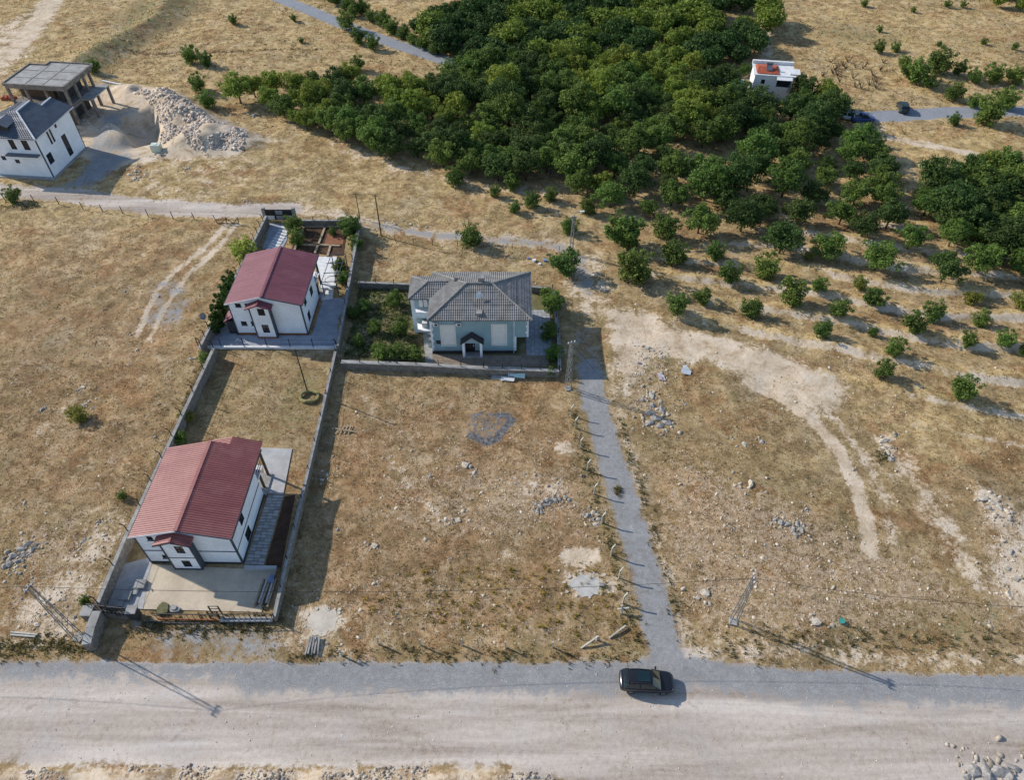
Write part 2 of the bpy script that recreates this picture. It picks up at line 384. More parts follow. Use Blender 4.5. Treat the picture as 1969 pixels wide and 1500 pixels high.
def terrain_material():
    k = N('terrain_soil'); co = k.pos()
    a1 = k.attr('soil'); a2 = k.attr('cover'); a3 = k.attr('extra')
    s1 = k.n('ShaderNodeSeparateColor'); k.put(s1.inputs[0], a1.outputs['Color'])
    s2 = k.n('ShaderNodeSeparateColor'); k.put(s2.inputs[0], a2.outputs['Color'])
    s3 = k.n('ShaderNodeSeparateColor'); k.put(s3.inputs[0], a3.outputs['Color'])
    dirt, gravel, asphalt = s1.outputs; stony, green, straw = s2.outputs; rust, road, ash = s3.outputs
    big = k.noise(co, 0.07, 4, 0.55); med = k.noise(co, 0.45, 5, 0.6, 0.6); fin = k.noise(co, 2.2, 5, 0.65, 0.4); tiny = k.noise(co, 11, 3, 0.7)
    # grass thatch
    v = k.math('ADD', k.math('MULTIPLY', med, 0.60), k.math('ADD', k.math('MULTIPLY', fin, 0.30), k.math('MULTIPLY', tiny, 0.16)))
    g1 = k.ramp(v, [(0.36, S(122, 106, 74)), (0.47, S(148, 127, 88)), (0.55, S(168, 145, 102)), (0.66, S(194, 171, 126))])
    g2 = k.ramp(v, [(0.36, S(114, 90, 62)), (0.47, S(144, 114, 80)), (0.56, S(162, 133, 96)), (0.66, S(188, 160, 120))])
    g3 = k.ramp(v, [(0.34, S(146, 124, 80)), (0.46, S(178, 152, 100)), (0.55, S(198, 172, 118)), (0.66, S(216, 193, 144))])
    g4 = k.ramp(v, [(0.36, S(66, 72, 44)), (0.50, S(98, 102, 66)), (0.62, S(126, 124, 86)), (0.74, S(150, 142, 104))])
    def edge(m, nz, amp=0.9, lo=0.42, hi=0.62):
        return k.step(k.math('ADD', m, k.math('MULTIPLY', k.math('SUBTRACT', nz, 0.5), amp)), lo, hi)
    mf = k.step(k.math('ADD', k.math('MULTIPLY', med, 0.45), k.math('ADD', k.math('MULTIPLY', fin, 0.4), k.math('MULTIPLY', tiny, 0.15))), 0.38, 0.64)
    col = k.mix(edge(rust, k.math('ADD', k.math('MULTIPLY', big, 0.6), k.math('MULTIPLY', med, 0.4)), 2.4, 0.1, 0.95), g1, g2)
    col = k.mix(edge(straw, mf, 0.5, 0.1, 0.95), col, g3)
    col = k.mix(edge(green, mf, 0.8, 0.3, 0.9), col, g4)
    hue = k.noise(co, 0.28, 4, 0.65, 0.8)
    col = k.mix(k.math('MULTIPLY', k.step(hue, 0.54, 0.68), 0.5), col, k.ramp(v, [(0.42, S(100, 96, 64)), (0.52, S(130, 122, 84)), (0.62, S(162, 150, 110))]))
    col = k.mix(k.math('MULTIPLY', k.step(hue, 0.46, 0.34), 0.6), col, k.ramp(v, [(0.42, S(126, 96, 66)), (0.52, S(158, 124, 88)), (0.62, S(188, 156, 118))]))
    pat = k.noise(co, 0.13, 4, 0.6, 1.0)
    col = k.mix(k.math('MULTIPLY', k.step(pat, 0.53, 0.64), 0.6), col, k.ramp(v, [(0.40, S(116, 82, 52)), (0.52, S(150, 110, 70)), (0.64, S(184, 148, 104))]))
    col = k.mix(k.math('MULTIPLY', k.step(pat, 0.45, 0.35), 0.5), col, k.ramp(v, [(0.40, S(134, 116, 88)), (0.52, S(170, 150, 118)), (0.64, S(200, 182, 150))]))
    cl = k.noise(co, 0.8, 4, 0.65, 0.5)
    col = k.mix(k.math('MULTIPLY', k.step(cl, 0.50, 0.64), 0.62), col, k.ramp(tiny, [(0.35, S(92, 76, 50)), (0.65, S(142, 116, 78))]))
    hs = k.n('ShaderNodeHueSaturation'); k.put(hs.inputs['Color'], col); hs.inputs['Saturation'].default_value = 0.97; hs.inputs['Hue'].default_value = 0.497; hs.inputs['Value'].default_value = 0.93; col = hs.outputs['Color']
    # bare soil showing between the plants
    soil = k.ramp(fin, [(0.3, S(140, 116, 92)), (0.5, S(176, 152, 124)), (0.72, S(204, 184, 156))])
    bare = k.step(k.math('ADD', k.noise(co, 0.9, 5, 0.7, 1.0), k.math('MULTIPLY', k.math('SUBTRACT', stony, 0.5), 0.28)), 0.54, 0.64)
    col = k.mix(k.math('MULTIPLY', bare, 0.85), col, soil)
    pale = k.ramp(v, [(0.36, S(160, 138, 112)), (0.50, S(192, 172, 146)), (0.66, S(216, 200, 178))])
    col = k.mix(edge(dirt, mf, 0.75, 0.3, 0.8), col, pale)
    # pebbles and small stones
    vo = k.n('ShaderNodeTexVoronoi'); k.put(vo.inputs['Vector'], co); vo.inputs['Scale'].default_value = 4.6
    vs = k.n('ShaderNodeSeparateColor'); k.put(vs.inputs[0], vo.outputs['Color'])
    pick = k.step(k.math('ADD', vs.outputs[0], k.math('MULTIPLY', stony, 0.55)), 0.92, 1.0)
    peb = k.math('MULTIPLY', k.math('MULTIPLY', pick, k.step(k.math('ADD', vo.outputs['Distance'], k.math('MULTIPLY', k.math('SUBTRACT', tiny, 0.5), 0.3)), 0.30, 0.14)), k.math('SUBTRACT', 1.0, k.math('MAXIMUM', road, k.math('MAXIMUM', gravel, asphalt))))
    col = k.mix(peb, col, k.mix(vs.outputs[1], S(166, 150, 128), S(206, 194, 176)))
    # dirt road: long worn streaks, dust and stony grit
    mp = k.n('ShaderNodeMapping'); k.put(mp.inputs[0], co); mp.inputs['Scale'].default_value = (0.045, 0.5, 1.0)
    streak = k.noise(mp.outputs[0], 1.0, 5, 0.6, 0.5)
    rv = k.math('ADD', k.math('MULTIPLY', streak, 0.55), k.math('ADD', k.math('MULTIPLY', fin, 0.2), k.math('MULTIPLY', tiny, 0.28)))
    rcol = k.ramp(rv, [(0.38, S(136, 122, 110)), (0.45, S(164, 150, 137)), (0.54, S(186, 173, 160)), (0.64, S(208, 197, 185))])
    rcol = k.mix(k.math('MULTIPLY', k.step(k.noise(co, 0.22, 4, 0.6, 0.8), 0.48, 0.66), 0.5), rcol, k.ramp(rv, [(0.40, S(158, 150, 142)), (0.62, S(190, 182, 176))]))
    col = k.mix(edge(road, mf, 0.8, 0.25, 0.75), col, rcol)
    gv = k.math('ADD', k.math('MULTIPLY', tiny, 0.55), k.math('ADD', k.math('MULTIPLY', fin, 0.25), k.math('MULTIPLY', med, 0.2)))
    gcol = k.ramp(gv, [(0.34, S(104, 104, 105)), (0.50, S(138, 137, 136)), (0.64, S(170, 168, 165))])
    col = k.mix(edge(gravel, mf, 0.65, 0.25, 0.8), col, gcol)
    acol = k.ramp(gv, [(0.38, S(118, 122, 128)), (0.60, S(150, 152, 156))])
    col = k.mix(edge(asphalt, fin, 0.25, 0.4, 0.6), col, acol)
    col = k.mix(edge(ash, fin, 1.2, 0.42, 0.6), col, k.ramp(fin, [(0.38, S(68, 68, 70)), (0.62, S(124, 123, 122))]))
    k.put(k.b.inputs['Base Color'], col); k.b.inputs['Roughness'].default_value = 0.95; k.b.inputs['Specular IOR Level'].default_value = 0.1
    hard = k.math('MAXIMUM', asphalt, k.math('MULTIPLY', k.math('MAXIMUM', road, gravel), 0.7))
    h = k.math('ADD', k.math('MULTIPLY', fin, 0.5), k.math('ADD', k.math('MULTIPLY', tiny, 0.35), k.math('MULTIPLY', peb, 0.35)))
    h = k.math('MULTIPLY', h, k.math('SUBTRACT', 1.05, hard))
    k.bump(h, 0.55, 0.25)
    return k.m
TERRAIN = terrain_material()

def face_class():
    cx = (GX[:-1,:-1] + GX[1:,1:]) / 2; cy = (GY[:-1,:-1] + GY[1:,1:]) / 2
    cl = np.zeros(cx.shape, int)
    cl[(lmask(cx, cy, PATH_NW, 3.0, 0.05) > 0.5)] = 6
    cl[(lmask(cx, cy, PATH_E, 1.1, 0.05) > 0.5)] = 5
    cl[(lmask(cx, cy, TRACK, 2.1, 0.05) > 0.5)] = 3
    cl[(lmask(cx, cy, LANE[1:], 1.75, 0.05) > 0.5)] = 2
    cl[(lmask(cx, cy, ASPHALT_N, 2.0, 0.05) > 0.5)] = 4
    cl[(lmask(cx, cy, ASPHALT_E, 2.2, 0.05) > 0.5)] = 7
    cl[(cy < road_y(cx)) & (cy > road_low(cx)) & (np.abs(cx) < 400)] = 1
    return cl
def build_ground():
    ny, nx = GX.shape; idx = np.arange(nx*ny).reshape(ny, nx)
    quads = np.stack([idx[:-1,:-1], idx[:-1,1:], idx[1:,1:], idx[1:,:-1]], -1).reshape(-1, 4); cl = face_class().reshape(-1)
    P = np.stack([GX.ravel(), GY.ravel(), GZ.ravel()], -1)
    one = np.ones(P.shape[0]); r = lambda n: MK[n].ravel()
    A = {'soil': np.stack([r('dirt'), r('gravel'), r('asphalt'), one], -1), 'cover': np.stack([r('stony'), r('green'), r('straw'), one], -1), 'extra': np.stack([r('rust'), r('road'), r('ash'), one], -1)}
    names = ['ground', 'dirt_road', 'gravel_lane', 'dirt_track', 'asphalt_road', 'field_path', 'hillside_track', 'asphalt_road']
    for c, nm in enumerate(names):
        q = quads[cl == c]
        if not len(q): continue
        used, inv = np.unique(q.ravel(), return_inverse=True)
        me = bpy.data.meshes.new(nm); me.vertices.add(len(used)); me.vertices.foreach_set('co', P[used].ravel())
        me.loops.add(len(inv)); me.loops.foreach_set('vertex_index', inv.astype(np.int32))
        me.polygons.add(len(q)); me.polygons.foreach_set('loop_start', np.arange(0, len(inv), 4, dtype=np.int32)); me.polygons.foreach_set('loop_total', np.full(len(q), 4, np.int32))
        me.update(calc_edges=True); me.shade_smooth()
        for an, av in A.items():
            ca = me.color_attributes.new(an, 'FLOAT_COLOR', 'POINT'); ca.data.foreach_set('color', av[used].astype(np.float32).ravel())
        me.materials.append(TERRAIN)
        o = link(nm, me); o['kind'] = 'structure'
build_ground()
# ------------------------------------------------------------------ materials of the built things
WHITE = pm('white_render', S(244, 244, 246), S(230, 230, 231), 0.5, 0.88)
TRIM = pm('slate_trim', S(78, 84, 92), S(66, 72, 80), 2)
PLINTH = pm('dark_plinth', S(70, 66, 66), S(54, 52, 54), 2)
def roof_mat(name, c0, c1, c2):
    k = N(name); co = k.obj(); mp = k.n('ShaderNodeMapping'); k.put(mp.inputs[0], co); mp.inputs['Scale'].default_value = (0.25, 1.6, 0.25)
    st = k.noise(mp.outputs[0], 1.3, 5, 0.65); bl = k.noise(co, 0.45, 4, 0.6)
    col = k.mix(k.step(st, 0.35, 0.65), c0, c1); col = k.mix(k.math('MULTIPLY', k.step(bl, 0.45, 0.7), 0.6), col, c2)
    k.put(k.b.inputs['Base Color'], col); k.b.inputs['Roughness'].default_value = 0.55; k.b.inputs['Specular IOR Level'].default_value = 0.35; return k.m
REDMETAL = roof_mat('red_metal_sheet', S(152, 94, 89), S(140, 83, 80), S(162, 109, 103))
DARKREDMETAL = roof_mat('plum_metal_sheet', S(124, 70, 78), S(112, 62, 70), S(132, 82, 90))
GREYMETAL = pm('grey_metal_sheet', S(96, 102, 112), S(82, 88, 98), 0.8, 0.5, spec=0.4)
TILE = pm('grey_roof_tile', S(140, 138, 135), S(116, 114, 112), 0.9, 0.9, 0.3, 12, 0.02)
RIDGE_T = pm('ridge_tile', S(150, 148, 144), S(120, 118, 114), 2, 0.9)
TEAL = pm('teal_render', S(148, 174, 180), S(138, 164, 170), 0.6, 0.9)
GLASS = pm('window_glass', (0.012, 0.014, 0.018), (0.02, 0.022, 0.026), 1, 0.08, spec=0.5)
FRAME = pm('window_frame', S(58, 52, 52), S(46, 42, 42), 4, 0.5)
WFRAME = pm('white_frame', S(220, 220, 220), S(205, 205, 208), 4, 0.5)
SHUTTER = pm('cream_shutter', S(238, 234, 226), S(228, 224, 216), 3, 0.7)
CONC = pm('concrete', S(164, 162, 158), S(138, 136, 132), 0.9, 0.92, 0.2, 14, 0.01)
CONCD = pm('raw_concrete', S(142, 134, 126), S(112, 106, 100), 1.1, 0.95, 0.3, 10, 0.02)
CREAM = pm('cream_concrete', S(204, 189, 166), S(184, 169, 148), 0.5, 0.93, 0.2, 12, 0.01)
PAVE = pm('grey_paving', S(182, 181, 180), S(162, 161, 160), 0.8, 0.9, 0.2, 12, 0.01)
PAVEB = pm('blue_grey_paving', S(168, 172, 180), S(150, 154, 162), 0.8, 0.9, 0.2, 12, 0.01)
CAPM = pm('wall_coping', S(160, 158, 154), S(130, 128, 124), 1.5, 0.9)
BLACKMETAL = pm('black_metal', S(42, 42, 44), S(34, 34, 36), 3, 0.5, spec=0.4)
GREYSTEEL = pm('galvanised_steel', S(150, 152, 152), S(128, 130, 130), 3, 0.55, metal=0.4)
POSTC = pm('concrete_post', S(196, 190, 178), S(170, 164, 152), 3, 0.9)
WOOD = pm('weathered_wood', S(112, 92, 74), S(88, 72, 58), 3, 0.9)
LWOOD = pm('pale_timber', S(178, 160, 134), S(150, 134, 110), 3, 0.9)
BROWNM = pm('brown_gate_metal', S(150, 96, 62), S(128, 80, 52), 2, 0.6)
SOIL = pm('dark_garden_soil', S(92, 68, 52), S(70, 52, 40), 1.2, 0.95, 0.6, 8, 0.06)
WIRE = pm('cable', S(50, 48, 46), S(40, 40, 40), 1, 0.6)
BRICK = pm('red_roof_paint', S(178, 96, 70), S(160, 84, 60), 0.6, 0.8)
BLUEPL = pm('blue_sheet', S(90, 130, 190), S(74, 110, 170), 2, 0.5)
WHITEPL = pm('white_sheet', S(226, 226, 224), S(206, 206, 206), 2, 0.6)
def stone_wall_mat():
    k = N('rubble_masonry'); co = k.pos()
    vo = k.n('ShaderNodeTexVoronoi'); k.put(vo.inputs['Vector'], co); vo.inputs['Scale'].default_value = 3.4
    ve = k.n('ShaderNodeTexVoronoi', feature='DISTANCE_TO_EDGE'); k.put(ve.inputs['Vector'], co); ve.inputs['Scale'].default_value = 3.4
    sc = k.n('ShaderNodeSeparateColor'); k.put(sc.inputs[0], vo.outputs['Color'])
    col = k.ramp(sc.outputs[0], [(0.0, S(112, 106, 100)), (0.5, S(144, 136, 126)), (1.0, S(178, 168, 154))])
    j = k.step(ve.outputs['Distance'], 0.02, 0.09)
    col = k.mix(j, S(128, 122, 114), k.mix(k.noise(co, 9, 3), col, S(110, 104, 98)))
    k.put(k.b.inputs['Base Color'], col); k.b.inputs['Roughness'].default_value = 0.95; k.bump(j, 0.8, 0.06); return k.m
MASON = stone_wall_mat()
def rock_mat(name, a, b):
    k = N(name); co = k.pos(); n = k.noise(co, 3.5, 5, 0.65)
    k.put(k.b.inputs['Base Color'], k.ramp(n, [(0.3, a), (0.7, b)])); k.b.inputs['Roughness'].default_value = 0.95; k.bump(k.noise(co, 9, 4, 0.7), 0.6, 0.06); return k.m
ROCK = rock_mat('pale_limestone', S(150, 137, 120), S(210, 199, 182))
GROCK = rock_mat('grey_rock', S(112, 108, 103), S(172, 167, 160))

# ------------------------------------------------------------------ wall with openings
def wall(mb, length, h, th, holes, top=None):
    """Upright wall in local u,z starting at 0, thickness towards +v; holes (u0,u1,z0,z1). Boxes between the openings."""
    us = sorted({0, length} | {u for q in holes for u in q[:2]})
    for a, b in zip(us, us[1:]):
        m = (a + b) / 2; hs = sorted([(q[2], q[3]) for q in holes if q[0] < m < q[1]]); z = 0
        for z0, z1 in hs:
            if z0 > z + 1e-4: mb.box(a, b, 0, th, z, z0)
            z = z1
        if h > z + 1e-4: mb.box(a, b, 0, th, z, h)
    return mb
def place(mb, org, ang):
    return mb.rot(ang, org)
def window(parent, org, ang, u0, u1, z0, z1, frame=None, glass=None, mull=1, depth=0.09, sill=False, trans=0):
    """Pane set back in its opening with a frame and mullions, on the wall that starts at org along ang."""
    frame = frame or FRAME
    w = place(MB().box(u0, u1, depth, depth+0.03, z0, z1), org, ang).build('window', glass or GLASS, parent)
    f = MB(); t = 0.07
    f.box(u0, u0+t, depth-0.06, depth-0.004, z0, z1).box(u1-t, u1, depth-0.06, depth-0.004, z0, z1).box(u0+t, u1-t, depth-0.06, depth-0.004, z0, z0+t).box(u0+t, u1-t, depth-0.06, depth-0.004, z1-t, z1)
    place(f, org, ang).build('frame', frame, w)
    for i in range(mull):
        u = u0 + (u1-u0)*(i+1)/(mull+1); place(MB().box(u-0.03, u+0.03, depth-0.05, depth-0.004, z0+t, z1-t), org, ang).build('mullion', frame, w)
    if trans: place(MB().box(u0+t, u1-t, depth-0.052, depth-0.006, trans-0.03, trans+0.03), org, ang).build('transom', frame, w)
    if sill: place(MB().box(u0-0.06, u1+0.06, -0.06, 0.05, z0-0.06, z0-0.003), org, ang).build('sill', frame, w)
    return w

# ------------------------------------------------------------------ roof faces
def slope(mb, a, b, c, d, pitch, prof, course=0.0, lift=0.03, th=0.0):
    """Profiled roof face: eave a-b, ridge d-c (d above a). Ribs run up the slope; with course>0 also stepped rows."""
    a, b, c, d = map(Vector, (a, b, c, d))
    e = b - a; L = e.length; e.normalize()
    nrm = e.cross((d if (d - a).length > 0.01 else c) - a)
    if nrm.length < 1e-6: nrm = e.cross(c - a)
    nrm.normalize()
    if nrm.z < 0: nrm = -nrm
    up = nrm.cross(e).normalized()
    if up.z < 0: up = -up
    sd, vd = (d - a).dot(e), (d - a).dot(up); sc_, vc = (c - a).dot(e), (c - a).dot(up)
    def lim(s):
        r = 1e9
        if s < sd: r = min(r, vd * s / sd if sd > 1e-6 else 1e9)
        if s > sc_: r = min(r, vc * (L - s) / (L - sc_) if L - sc_ > 1e-6 else 1e9)
        if sd - 1e-6 <= s <= sc_ + 1e-6: r = min(r, vd + (vc - vd) * ((s - sd) / (sc_ - sd) if sc_ - sd > 1e-6 else 0))
        return max(r, 0.0)
    ss = []; n = max(1, round(L / pitch)); p = L / n
    for i in range(n):
        for t, hh in prof: ss.append(((i + t) * p, hh))
    ss.append((L, prof[0][1]))
    vmax = max(vd, vc); rows = [0.0, vmax]
    if course:
        rows = [0.0]; k = 1
        while k * course < vmax: rows += [k * course - 0.001, k * course]; k += 1
        rows.append(vmax)
    base = len(mb.v); nr = len(rows)
    for s, hh in ss:
        l = lim(s)
        for r, v in enumerate(rows):
            vv = min(v, l); st = 0.0
            if course: st = 0.05 * (1 - (v % course) / course) if r % 2 == 0 else 0.0
            mb.v.append(tuple(a + e * s + up * vv + nrm * (hh + st + lift)))
    for i in range(len(ss) - 1):
        for r in range(nr - 1):
            if min(rows[r], lim(ss[i][0])) >= lim(ss[i][0]) - 1e-5 and min(rows[r], lim(ss[i+1][0])) >= lim(ss[i+1][0]) - 1e-5: continue
            q = base + i*nr + r; mb.f.append((q, q + nr, q + nr + 1, q + 1))
    return mb
RIB = [(0.0, 0.0), (0.62, 0.0), (0.70, 0.055), (0.90, 0.055), (0.98, 0.0)]
LOWRIB = [(0.0, 0.0), (0.80, 0.0), (0.86, 0.02), (0.94, 0.02)]
PAN = [(0.0, 0.0), (0.25, 0.045), (0.5, 0.065), (0.75, 0.045)]

def red_house(name, label, loc, rz, D, Dr, eave, ridge, roofm, rib, ext, front_w, bay_w, side_w, plinth, bands, cornerm, bayx):
    """White two-storey house under a ribbed red gable roof, with a gabled front bay and a covered rear corner terrace."""
    t = thing(name, label, 'house', loc, rz); hw = 4.6; X0 = -hw; th = 0.22; rx = 1.5
    org = (-hw, 0, 0)
    wb = MB(); place(wall(wb, 2*hw, eave, th, [q[:4] for q in front_w]), org, 0)
    wb.add([(-hw, 0, eave), (hw, 0, eave), (0.05, 0, ridge-0.08), (-hw, th, eave), (hw, th, eave), (0.05, th, ridge-0.08)], [(0, 1, 2), (5, 4, 3), (0, 2, 5, 3), (1, 4, 5, 2)])
    wb.build('front_wall', WHITE, t)
    sw = place(wall(MB(), Dr - th, eave, th, [q[:4] for q in side_w]), (hw, th, 0), math.pi/2); sw.build('side_wall', WHITE, t)
    place(wall(MB(), D - th, eave, th, []), (-hw, D, 0), -math.pi/2).build('side_wall', WHITE, t)
    bw = MB().box(-hw+th, rx, D-th, D, 0, eave).box(rx-th, rx, Dr, D-th, 0, eave).box(rx, hw-th, Dr-th, Dr, 0, eave)
    bw.add([(-hw+th, D-th, eave), (rx+2, D-th, eave), (0.05, D-th, ridge-0.1), (-hw+th, D, eave), (rx+2, D, eave), (0.05, D, ridge-0.1)], [(0, 1, 2), (5, 4, 3), (0, 2, 5, 3), (1, 4, 5, 2)])
    bw.build('rear_wall', WHITE, t)
    for q in front_w: window(t, org, 0, *q[:4], mull=q[4] if len(q) > 4 else 1, sill=True)
    for q in side_w: window(t, (hw, th, 0), math.pi/2, *q[:4], mull=1, trans=(q[2] + 0.6*(q[3]-q[2])))
    # roof
    o = 0.32; fy, by = -o, D + 0.25; ex = hw + o; ez = eave - 0.02
    r = MB(); pit = 0.26 if rib is RIB else 0.42
    slope(r, (-ex, by, ez), (-ex, fy, ez), (0, fy, ridge), (0, by, ridge), pit, rib)
    slope(r, (ex, fy, ez), (ex, by + ext, ez), (0, by + ext if not ext else by, ridge), (0, fy, ridge), pit, rib) if not ext else slope(r, (ex, fy, ez), (ex, by, ez), (0, by, ridge), (0, fy, ridge), pit, rib)
    if ext:
        x2 = 1.9; z2 = ez + (ridge - ez) * (ex - x2) / ex
        slope(r, (ex, by, ez), (ex, by + ext, ez), (x2, by + ext, z2), (x2, by, z2), pit, rib)
        slope(r, (x2 - 2.6, by + ext, z2 - 0.7), (x2 - 2.6, by, z2 - 0.7), (x2, by, z2), (x2, by + ext, z2), pit, rib)
    r.slab([(-ex, fy, ez), (0, fy, ridge), (0, by, ridge), (-ex, by, ez)][::-1], 0.10); r.slab([(ex, fy, ez), (ex, by, ez), (0, by, ridge), (0, fy, ridge)], 0.10)
    ro = r.build('roof', roofm, t)
    MB().bar((0, fy-0.02, ridge+0.06), (0, by+0.02, ridge+0.06), 0.34, 0.07).build('ridge_cap', roofm, ro)
    for sx in (-1, 1):
        MB().bar((sx*(ex+0.04), fy-0.03, ez-0.05), (0, fy-0.03, ridge-0.06), 0.05, 0.17).build('barge_board', WFRAME if sx < 0 else TRIM, ro)
        MB().bar((sx*(ex+0.05), fy, ez-0.05), (sx*(ex+0.05), by, ez-0.05), 0.12, 0.1).build('gutter', TRIM, ro)
    # trims
    MB().box(-hw-0.03, hw+0.03, -0.035, -0.001, 0, plinth[0]).build('plinth', plinth[1], t)
    MB().box(hw+0.001, hw+0.035, 0, Dr, 0, plinth[0]).build('plinth', plinth[1], t)
    for x in (-hw, hw): MB().box(x-0.10, x+0.05, -0.05, -0.037, 0, eave).build('corner_trim', cornerm, t)
    MB().box(hw+0.036, hw+0.05, -0.05, 0.14, 0, eave).build('corner_trim', cornerm, t)
    for z in bands:
        MB().box(-hw+0.05, hw-0.1, -0.03, -0.001, z, z+0.14).build('string_course', TRIM, t)
        MB().box(hw+0.001, hw+0.03, 0.14, Dr, z-0.02, z+0.12).build('string_course', TRIM, t)
    # bay
    b0, b1, bp, bz = bayx[0], bayx[1], 0.75, eave-0.1
    bo = (b0, -bp, 0)
    bb = place(wall(MB(), b1-b0, bz, 0.18, [q[:4] for q in bay_w]), bo, 0)
    bb.box(b0, b0+0.18, -bp+0.18, -0.055, 0, bz).box(b1-0.18, b1, -bp+0.18, -0.055, 0, bz)
    bm = (b0+b1)/2
    bb.add([(b0, -bp, bz), (b1, -bp, bz), (bm, -bp, bz+0.5), (b0, -bp+0.18, bz), (b1, -bp+0.18, bz), (bm, -bp+0.18, bz+0.5)], [(0, 1, 2), (5, 4, 3), (0, 2, 5, 3), (1, 4, 5, 2)])
    bay = bb.build('front_bay', WHITE, t)
    for q in bay_w: window(t, bo, 0, *q[:4], mull=1, trans=q[2]+0.35*(q[3]-q[2]), depth=0.1)
    for x in (b0, b1): MB().box(x-0.09, x+0.09, -bp-0.03, -bp-0.001, 0, bz).build('corner_trim', cornerm, bay)
    MB().box(b1+0.001, b1+0.04, -bp, -0.06, 0, bz).build('side_trim', cornerm, bay)
    MB().box(b0-0.02, b1+0.02, -bp-0.04, -bp-0.031, 0, plinth[0]).build('plinth', plinth[1], bay)
    if bands: MB().box(b0+0.1, b1-0.1, -bp-0.025, -bp-0.001, bands[0]-0.02, bands[0]+0.1).build('string_course', TRIM, bay)
    br = MB(); bo_ = 0.42
    for sx in (-1, 1):
        xe = bm + sx * ((b1-b0)/2 + bo_); zr = bz + 0.62; ze = bz - 0.05
        pts = [(xe, -bp-0.38, ze), (xe, -0.06, ze), (bm, -0.06, zr), (bm, -bp-0.38, zr)]
        if sx < 0: slope(br, pts[1], pts[0], pts[3], pts[2], 0.26, rib)
        else: slope(br, pts[0], pts[1], pts[2], pts[3], 0.26, rib)
        br.slab(pts if sx > 0 else pts[::-1], 0.09)
    brr = br.build('bay_roof', roofm, t)
    MB().bar((bm, -bp-0.4, bz+0.68), (bm, -0.06, bz+0.68), 0.2, 0.06).build('ridge_cap', roofm, brr)
    for sx in (-1, 1): MB().bar((bm + sx*((b1-b0)/2 + bo_ + 0.02), -bp-0.41, bz-0.1), (bm, -bp-0.41, bz+0.56), 0.05, 0.14).build('barge_board', PLINTH if rib is RIB else roofm, brr)
    # covered rear corner: floor slab, posts, railing
    MB().box(rx, hw+0.3, Dr, D+ext*0.8, 0.02, 0.25).build('terrace_floor', CONC, t)
    MB().box(rx+0.01, hw, Dr+0.01, D, 2.55, 2.72).build('balcony_slab', WHITE, t)
    for (x, y) in ((hw-0.14, D+ext*0.8-0.2), (hw-0.14, Dr+0.9)): MB().box(x-0.11, x+0.11, y-0.11, y+0.11, 0.25, eave-0.03 if y > Dr+1 else 2.55).build('terrace_post', WOOD if rib is RIB else TRIM, t)
    rl = MB(); y0, y1 = Dr+0.05, D-0.05
    for z in (3.1, 3.6): rl.bar((hw-0.05, y0, z), (hw-0.05, y1, z), 0.05)
    for i in range(9): rl.bar((hw-0.05, y0+(y1-y0)*i/8, 2.72), (hw-0.05, y0+(y1-y0)*i/8, 3.6), 0.03)
    rl.build('balcony_railing', BLACKMETAL, t)
    return t

LW = lambda ws, x0=-36.1: [(a-x0, b-x0, c, d) for a, b, c, d in ws]
house_a = red_house('red_roofed_house', 'white house with ribbed bright red metal roof beside the dirt road', (-31.5, 37.45, 0), R(-1.0), 10.3, 8.3, 5.15, 6.4, REDMETAL, RIB, 1.0,
    LW([(-35.0, -34.4, 4.15, 4.85), (-34.66, -34.0, 0.85, 1.5)]), LW([(-32.25, -31.4, 3.1, 4.4), (-32.4, -31.55, 0.55, 1.75)], -33.45), [(2.2, 3.2, 3.0, 4.4), (2.0, 3.3, 0.3, 1.75)],
    (0.3, PLINTH), [2.25], TRIM, (-1.95, 0.78))
house_b = red_house('red_roofed_house', 'white house with plum red sheet roof inside the walled garden', (-31.5, 71.4, 0), R(-0.8), 10.1, 7.3, 5.4, 6.65, DARKREDMETAL, LOWRIB, 0.0,
    LW([(-35.25, -34.5, 4.7, 5.3), (-34.0, -33.5, 4.7, 5.3), (-35.3, -34.55, 1.6, 2.3), (-34.0, -33.52, 1.6, 2.3)]), LW([(-32.3, -31.4, 3.95, 5.1), (-32.4, -31.5, 1.0, 2.4)], -33.3), [(1.2, 2.3, 3.5, 4.8), (4.3, 5.5, 2.6, 4.0), (1.3, 2.4, 0.9, 2.3)],
    (0.32, BROWNM), [], TRIM, (-1.8, 0.72))
# lean-to on the far side of the plum-roofed house
lt = MB(); slope(lt, (-6.0, 2.6, 2.2), (-6.0, -0.1, 2.2), (-4.65, -0.1, 3.0), (-4.65, 2.6, 3.0), 0.42, LOWRIB); lt.slab([(-6.0, 2.6, 2.2), (-6.0, -0.1, 2.2), (-4.65, -0.1, 3.0), (-4.65, 2.6, 3.0)], 0.08)
lt.build('lean_to_roof', DARKREDMETAL, house_b)
MB().box(-5.8, -4.64, 0.1, 2.4, 0, 2.15).build('lean_to_shed', PLINTH, house_b)

